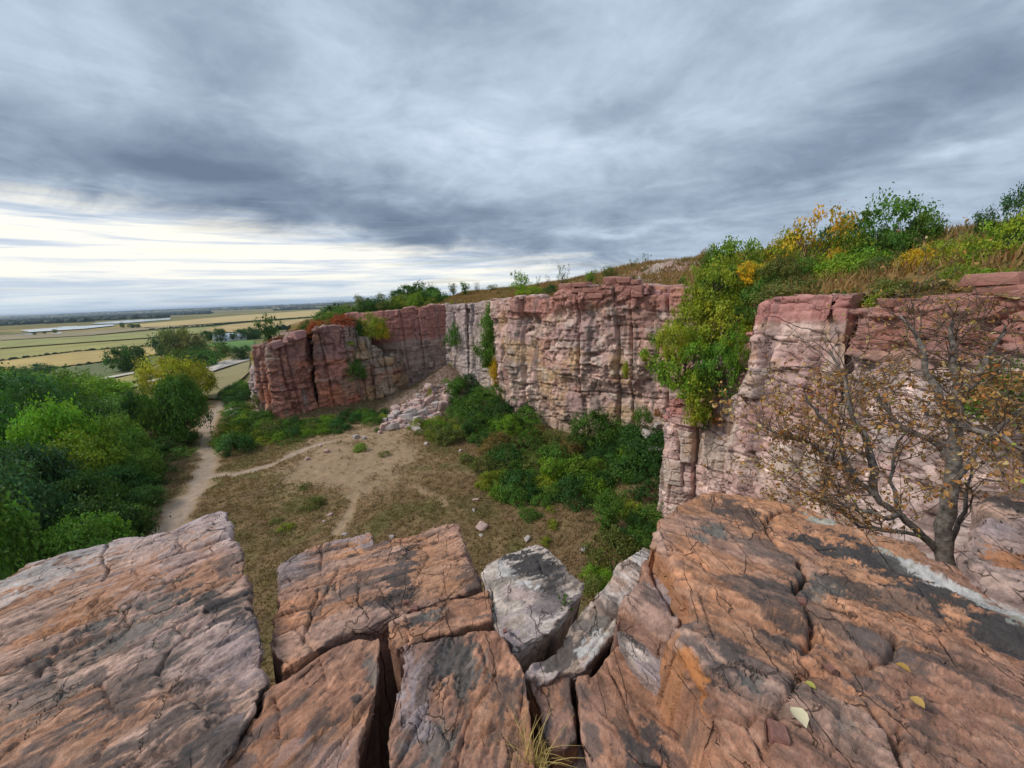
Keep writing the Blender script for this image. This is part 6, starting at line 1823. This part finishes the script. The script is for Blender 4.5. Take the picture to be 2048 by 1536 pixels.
# rock mass beneath the blocks: our own cliff
def build_ledge():
    pts = [(-30, -4), (-14, 0.4), (-5.2, 1.2), (-3.6, 1.9), (-2.7, 2.3), (-2.2, 2.2), (-1.75, 1.5), (-1.35, 1.2), (-0.6, 1.9), (0.2, 2.1), (0.7, 1.8), (1.3, 2.2), (2.0, 2.0), (3.2, 1.9), (4.6, 2.6), (7, 5), (11, 7.5), (12.5, 9)]
    P = np.array(pts, float)
    seg = np.hypot(np.diff(P[:, 0]), np.diff(P[:, 1])); cum = np.concatenate([[0], np.cumsum(seg)])
    u = np.arange(0, cum[-1], 0.13); bx = np.interp(u, cum, P[:, 0]); by = np.interp(u, cum, P[:, 1])
    tx = np.gradient(bx); ty = np.gradient(by); l = np.hypot(tx, ty); nx, ny = -ty / l, tx / l
    z = np.linspace(-1, Z - 2.45, 120)
    U, ZZ = np.meshgrid(u, z, indexing='ij')
    q1, e1, a1 = facets(U / 1.2, ZZ / .9, 3001); q2, e2, a2 = facets(U / .4, ZZ / .3, 3005)
    D = 0.2 * q1 + 0.08 * q2 + 0.03 * (Z - 2 - ZZ)
    X = bx[:, None] + nx[:, None] * D; Y = by[:, None] + ny[:, None] * D
    k = 16; inn = np.linspace(0.1, 5, k)[None, :]
    UI, II = np.meshgrid(u, np.linspace(0.1, 5, k), indexing='ij')
    XC = X[:, -1:] - 0 * inn; YC = Y[:, -1:] - inn; ZC = np.full(XC.shape, Z - 2.45) + 0.05 * facets(UI, II, 3010)[0]
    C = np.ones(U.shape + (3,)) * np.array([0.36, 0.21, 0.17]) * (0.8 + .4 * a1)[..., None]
    CC = np.ones(XC.shape[:1] + (k, 3)) * np.array([0.10, 0.07, 0.055])  # ledge top near black: the deep shade under the blocks is painted in
    XC = XC * np.ones((1, k))
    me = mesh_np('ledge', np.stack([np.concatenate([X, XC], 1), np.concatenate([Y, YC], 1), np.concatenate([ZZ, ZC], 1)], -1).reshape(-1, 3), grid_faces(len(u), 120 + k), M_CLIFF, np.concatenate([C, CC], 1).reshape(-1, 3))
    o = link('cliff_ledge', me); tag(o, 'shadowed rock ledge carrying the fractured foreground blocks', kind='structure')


build_ledge()


print('T', round(time.time() - _T0, 1), '# --------------------------------------')
# ------------------------------------------------------------------ near tree with dry leaves
def build_near_tree():
    rng = random.Random(77)
    D0 = 3.35
    e = bpy.data.objects.new('small_oak_tree', None); COL.objects.link(e)
    base = at_dist(1886, 1150, D0); e.location = tuple(base); e0 = np.array(base)
    tag(e, 'small half bare tree with curled orange leaves behind the big boulder', 'tree')
    limbs = [  # px, py, dist ; start radius, end radius, name
        ([(1886, 1150, 3.35), (1888, 1080, 3.35), (1898, 1000, 3.4), (1908, 920, 3.45), (1914, 850, 3.45), (1918, 800, 3.5), (1912, 740, 3.5), (1900, 690, 3.5), (1905, 640, 3.5)], .046, .007, 'trunk'),
        ([(1880, 1110, 3.35), (1845, 1070, 3.3), (1800, 1030, 3.2), (1750, 992, 3.15), (1700, 945, 3.1), (1650, 905, 3.05), (1605, 880, 3.0), (1560, 872, 2.95), (1510, 850, 2.9)], .023, .004, 'limb'),
        ([(1900, 980, 3.4), (1935, 930, 3.4), (1975, 880, 3.35), (2030, 830, 3.3), (2100, 780, 3.3)], .018, .004, 'limb'),
        ([(1914, 850, 3.45), (1880, 800, 3.4), (1850, 740, 3.4), (1838, 680, 3.4), (1800, 630, 3.45)], .026, .005, 'limb'),
        ([(1750, 992, 3.15), (1748, 940, 3.2), (1735, 880, 3.2), (1700, 820, 3.25), (1690, 760, 3.3), (1660, 700, 3.3)], .026, .004, 'limb'),
        ([(1700, 945, 3.1), (1680, 880, 3.1), (1640, 830, 3.05), (1610, 790, 3.0)], .018, .004, 'limb'),
        ([(1918, 800, 3.5), (1960, 750, 3.5), (1985, 700, 3.6), (2010, 650, 3.6)], .022, .005, 'limb'),
        ([(1908, 920, 3.45), (1860, 880, 3.5), (1800, 850, 3.6), (1760, 800, 3.6), (1740, 740, 3.6)], .022, .004, 'limb'),
        ([(1800, 1030, 3.2), (1770, 1035, 3.0), (1720, 1020, 2.9), (1670, 1000, 2.85), (1620, 1000, 2.8)], .016, .004, 'limb'),
        ([(1914, 850, 3.45), (1950, 860, 3.2), (2000, 870, 3.0), (2050, 900, 2.9)], .018, .005, 'limb'),
        ([(1850, 1075, 3.3), (1790, 1065, 3.2), (1720, 1050, 3.1), (1660, 1010, 3.0), (1600, 950, 3.0)], .014, .004, 'limb'),
        ([(1800, 1030, 3.2), (1780, 960, 3.3), (1790, 900, 3.4), (1820, 850, 3.5)], .014, .004, 'limb'),
        ([(1880, 1120, 3.4), (1915, 1060, 3.5), (1935, 1000, 3.6), (1945, 930, 3.7)], .018, .004, 'limb'),
    ]
    tips = []
    allp = []
    TV, TF = [], []
    for pts, r0, r1, nm in limbs:
        W_ = [at_dist(*p) - e0 for p in pts]
        # subdivide and wobble
        Q = []; Rr = []
        for i in range(len(W_) - 1):
            for k in range(3):
                f = k / 3; q = W_[i] * (1 - f) + W_[i + 1] * f
                t = (i + f) / (len(W_) - 1)
                Q.append(q + np.array([rng.uniform(-1, 1) for _ in range(3)]) * 0.010); Rr.append(r0 * (1 - t) ** .8 + r1 * t)
        Q.append(W_[-1]); Rr.append(r1)
        V, Fc = [], []
        tube(V, Fc, Q, Rr, 9 if r0 > .03 else 6)
        link('trunk' if nm == 'trunk' else 'limb', mesh_np(nm, V, Fc, M_BARK_NEAR, None, True), e)
        for i in range(2, len(Q)):
            allp.append((Q[i], Q[i] - Q[i - 1], Rr[i], i / len(Q)))
    def grow(p, d, L, r, lvl):
        n = 4; pts = [p]; q = p.copy(); dd = d / (np.linalg.norm(d) + 1e-9)
        for k in range(n):
            dd = dd + np.array([rng.gauss(0, .22), rng.gauss(0, .22), rng.gauss(0.03, .22)]); dd /= np.linalg.norm(dd)
            q = q + dd * L / n; pts.append(q.copy())
        tube(TV, TF, pts, [r, r * .85, r * .7, r * .5, r * .3], 4)
        for k in range(1, n + 1):
            if lvl < 2 and rng.random() < .75:
                nd = dd + np.array([rng.gauss(0, .8), rng.gauss(0, .8), rng.gauss(.1, .7)])
                grow(pts[k], nd, L * rng.uniform(.4, .7), r * .55, lvl + 1)
            if lvl >= 1 or k > 1: tips.append((pts[k], dd))
    for (p, d, r, t) in allp:
        if t < .22: continue
        for _ in range(3 if t > .45 else 1):
            if rng.random() < .72:
                nd = d / np.linalg.norm(d) * .6 + np.array([rng.gauss(0, .8), rng.gauss(0, .8), rng.gauss(.15, .7)])
                grow(p, nd, rng.uniform(.18, .42), min(.0045, max(.0022, r * .45)), 0)
    o = link('twigs', mesh_np('twigs', TV, TF, plain_mat('twig_bark', (0.13, 0.09, 0.065), 0.9, 30, 0.4)), e); o['kind'] = 'stuff'
    # curled leaves: 8 triangles
    def leaf_geo(L, w, curl, rr):
        pts = []
        prof = [(0, 0), (.25, .8), (.5, 1), (.78, .62), (1, 0)]
        for (s, ww) in prof:
            z = curl * math.sin(s * 2.6) * L
            if ww == 0: pts.append([(s * L, 0, z)])
            else: pts.append([(s * L, -ww * w, z + w * .5 * rr), (s * L, 0, z - w * .15), (s * L, ww * w, z + w * .6)])
        V = []; F_ = []; idx = []
        for row in pts:
            idx.append(list(range(len(V), len(V) + len(row)))); V += row
        for a, b in zip(idx[:-1], idx[1:]):
            if len(a) == 1: F_ += [(a[0], b[0], b[1]), (a[0], b[1], b[2])]
            elif len(b) == 1: F_ += [(a[0], b[0], a[1]), (a[1], b[0], a[2])]
            else:
                F_ += [(a[0], b[0], b[1]), (a[0], b[1], a[1]), (a[1], b[1], b[2]), (a[1], b[2], a[2])]
        return np.array(V), np.array(F_)
    shapes = [leaf_geo(1, w, c, r) for w, c, r in ((.30, .25, 1.0), (.20, .45, .3), (.38, .12, .5), (.14, .7, .9), (.26, -.3, .8))]
    palette = [(0.46, 0.22, 0.07), (0.56, 0.32, 0.10), (0.32, 0.18, 0.085), (0.56, 0.42, 0.20), (0.46, 0.17, 0.06), (0.28, 0.17, 0.09), (0.36, 0.38, 0.06)]
    pw = [5, 4, 4, 3, 1.6, 2, .4]
    def rotm(d):
        x = d / (np.linalg.norm(d) + 1e-9); y = np.cross([0, 0, 1], x); y /= np.linalg.norm(y) + 1e-9; z = np.cross(x, y)
        a = rng.uniform(0, 6.28); y2 = y * math.cos(a) + z * math.sin(a); z2 = np.cross(x, y2)
        return np.stack([x, y2, z2], 1)
    leaves = []
    rng.shuffle(tips)
    for (p, d) in tips:
        px = proj(e0 + p)
        dens = .70 if px[1] > 740 else .18
        if px[1] > 1000 and px[0] > 1900: dens = .3
        for _ in range(3):
            if rng.random() < dens:
                dd = d + np.array([rng.gauss(0, .7), rng.gauss(0, .7), rng.gauss(-.7, .6)])
                leaves.append((p + dd * 0.004, rotm(dd), rng.uniform(.013, .031), rng.randrange(5), rng.choices(palette, pw)[0]))
    leaves = leaves[:8000]
    leaves.sort(key=lambda l: -l[2] / proj(e0 + l[0])[2])
    meshes = []
    for si, (v, f) in enumerate(shapes):
        for c in palette:
            meshes.append(mesh_np('leaf', v, f, M_DRYLEAF, np.ones((len(v), 3)) * np.array(c)))
    for (p, R, s, si, c) in leaves[:250]:
        o = link('leaf', meshes[si * len(palette) + palette.index(c)], e)
        m = Matrix(((R[0, 0] * s, R[0, 1] * s, R[0, 2] * s, p[0]), (R[1, 0] * s, R[1, 1] * s, R[1, 2] * s, p[1]), (R[2, 0] * s, R[2, 1] * s, R[2, 2] * s, p[2]), (0, 0, 0, 1)))
        o.matrix_local = m
    V = []; Fc = []; C = []; off = 0
    for (p, R, s, si, c) in leaves[250:]:
        v, f = shapes[si]; V.append((v * s) @ R.T + p); Fc.append(f + off); off += len(v); C.append(np.ones((len(v), 3)) * np.array(c) * rng.uniform(.7, 1.2))
    o = link('dry_leaves', mesh_np('dry_leaves', np.concatenate(V), np.concatenate(Fc), M_DRYLEAF, np.concatenate(C)), e); o['kind'] = 'stuff'
    print('near tree leaves', len(leaves))
    return shapes


LEAFSH = build_near_tree()


print('T', round(time.time() - _T0, 1), '# --------------------------------------')
# ------------------------------------------------------------------ small things on the ledge
def near_tuft(px, py, z, n, h, colr, label, name, seed, spread=.02, w=.0022, lean=.5, cat='grass'):
    rng = random.Random(seed); p = on_z(px, py, z); V = []; Fc = []; C = []
    for k in range(n):
        a = rng.uniform(0, 6.28); b = np.array([rng.gauss(0, spread), rng.gauss(0, spread), -.05]); L = h * rng.uniform(.5, 1.15)
        dx = np.array([math.cos(a), math.sin(a), 0]); s = np.array([-dx[1], dx[0], 0]) * w; le = rng.uniform(.1, 1) * lean
        i0 = len(V)
        for j in range(5):
            f = j / 4; c = b + dx * le * L * f * f + np.array([0, 0, L * f * (1 - .35 * le * f)])
            q = s * (1 - f * .9); V += [tuple(c - q), tuple(c + q)]
        for j in range(4):
            Fc.append((i0 + 2 * j, i0 + 2 * j + 1, i0 + 2 * j + 3, i0 + 2 * j + 2))
        cc = np.array(colr) * rng.uniform(.7, 1.25); C += [cc] * 10
    o = link(name, mesh_np(name, V, Fc, M_DRYLEAF, np.array(C)), None, tuple(p)); tag(o, label, cat)


near_tuft(1066, 1528, Z - 1.49, 80, .17, (0.50, 0.36, 0.13), 'tuft of straw coloured grass in the crack at the bottom', 'grass_tuft', 1, .022, .0026, .95)
near_tuft(1080, 1498, Z - 1.53, 26, .13, (0.42, 0.30, 0.12), 'thin straw blades behind the bottom tuft', 'grass_tuft', 2, .012)


def near_weed(px, py, z, n, r, colr, label, seed):
    rng = random.Random(seed); p = on_z(px, py, z); V = []; Fc = []; C = []
    v, f = LEAFSH[2]; off = 0; VV = []; FF = []
    for k in range(n):
        a = rng.uniform(0, 6.28); el = rng.uniform(.2, 1.4); d = np.array([math.cos(a) * math.cos(el), math.sin(a) * math.cos(el), math.sin(el)])
        c = d * r * rng.uniform(.3, 1); x = d; y = np.cross([0, 0, 1], x); y /= np.linalg.norm(y); zz = np.cross(x, y); R = np.stack([x, y, zz], 1)
        s = r * .38 * rng.uniform(.6, 1.1)
        VV.append((v * s) @ R.T + c); FF.append(f + off); off += len(v); C.append(np.ones((len(v), 3)) * np.array(colr) * rng.uniform(.6, 1.3))
    o = link('weed', mesh_np('weed', np.concatenate(VV), np.concatenate(FF), M_DRYLEAF, np.concatenate(C)), None, tuple(p)); tag(o, label, 'plant')


near_weed(1128, 1218, Z - 1.56, 44, .055, (0.12, 0.19, 0.04), 'little green weed growing in the crack beside the grey block', 5)
near_weed(1118, 1250, Z - 1.6, 16, .03, (0.13, 0.20, 0.04), 'smaller green sprig below the weed in the same crack', 6)


def fallen(px, py, z, s, colr, label, seed, shape=2):
    rng = random.Random(seed); p = on_z(px, py, z); v, f = LEAFSH[shape]
    p = p + np.array([0, 0, .012])
    o = link('fallen_leaf', mesh_np('fallen_leaf', v * s, f, M_DRYLEAF, np.ones((len(v), 3)) * np.array(colr)), None, (p[0], p[1], p[2]))
    o.rotation_euler = (rng.uniform(-.2, .2), rng.uniform(-.2, .2), rng.uniform(0, 6.28)); tag(o, label, 'leaf')


for k, (px, py, sz, zz, lab) in enumerate([(828, 1218, .035, Z - 1.5, 'loose orange chip on the lip of the long crack'), (812, 1206, .028, Z - 1.49, 'smaller loose chip above the first one at the long crack'), (1432, 1010, .02, Z - 1.18, 'small broken chip near the crest of the big boulder'),
                                             (1600, 1205, .035, Z - 1.21, 'dark red chip wedged in the boulder joint'), (1612, 1262, .03, Z - 1.21, 'rust coloured chip lower in the boulder joint'), (1556, 1470, .05, Z - 1.2, 'angular rust block at the bottom of the boulder joint'),
                                             (1660, 1340, .03, Z - 1.2, 'red chip on the rough ridge of the boulder'), (1010, 1262, .02, Z - 1.5, 'small chip beside the slate coloured hollow')]):
    stone(px, py, sz, lab, meshes=REDS, rng=random.Random(k), z=zz, cat='stone', name='stone_chip')
fallen(1580, 1420, Z - 1.17, .055, (0.70, 0.62, 0.42), 'pale cream fallen leaf in the boulder joint', 1)
fallen(1416, 1500, Z - 1.36, .06, (0.50, 0.36, 0.10), 'yellow dry leaf in the crevice at the bottom right', 2)
fallen(1632, 1385, Z - 1.19, .03, (0.45, 0.42, 0.10), 'tiny yellow leaf on the rust ridge', 3)
fallen(1822, 1352, Z - 1.19, .04, (0.50, 0.30, 0.08), 'small tan leaf in the right hand crack', 4)
fallen(1818, 1400, Z - 1.19, .035, (0.50, 0.32, 0.10), 'second small tan leaf lower in the right hand crack', 5)
fallen(532, 1310, Z - 1.6, .04, (0.55, 0.48, 0.28), 'dry straw coloured leaf in the crack beside the pink slab', 6)
fallen(1086, 1520, Z - 1.55, .05, (0.52, 0.36, 0.13), 'tan leaf lying under the bottom grass tuft', 7)
# ------------------------------------------------------------------ air
def build_haze():
    V, Fc = [], []; box(V, Fc, -24000, 24000, -6000, 26000, -28, 95)
    me = bpy.data.meshes.new('haze'); me.from_pydata(V, [], Fc)
    m = bpy.data.materials.new('haze_air'); m.use_nodes = True; t = NT(m.node_tree)
    out = t.new('ShaderNodeOutputMaterial'); v = t.new('ShaderNodeVolumePrincipled')
    v.inputs['Color'].default_value = (0.62, 0.78, 1.0, 1); v.inputs['Density'].default_value = 0.00006; v.inputs['Anisotropy'].default_value = 0.2
    t.l.new(v.outputs[0], out.inputs['Volume']); me.materials.append(m)
    o = link('haze', me); tag(o, 'thin blue air haze over the valley', kind='stuff')


build_haze()
# tell equal neighbours apart by their order from the left
bpy.context.view_layer.update()
same = {}
for o in bpy.data.objects:
    if o.parent is None and o.get('group') and o.get('label'):
        same.setdefault(o['label'], []).append(o)
ORD = ['first', 'second', 'third', 'fourth', 'fifth', 'sixth', 'seventh', 'eighth', 'ninth', 'tenth', 'eleventh', 'twelfth']
for lab, lst in same.items():
    if 1 < len(lst) <= 12 and len(lab.split()) <= 13:
        lst.sort(key=lambda o: proj(tuple(o.location))[0])
        for k, o in enumerate(lst):
            o['label'] = lab + ', %s from left' % ORD[k]
print('tris', sum((len(m.loops) - 2 * len(m.polygons)) for m in bpy.data.meshes))
for m in sorted(bpy.data.meshes, key=lambda m: -len(m.loops))[:22]: print(m.name, len(m.loops) - 2 * len(m.polygons))
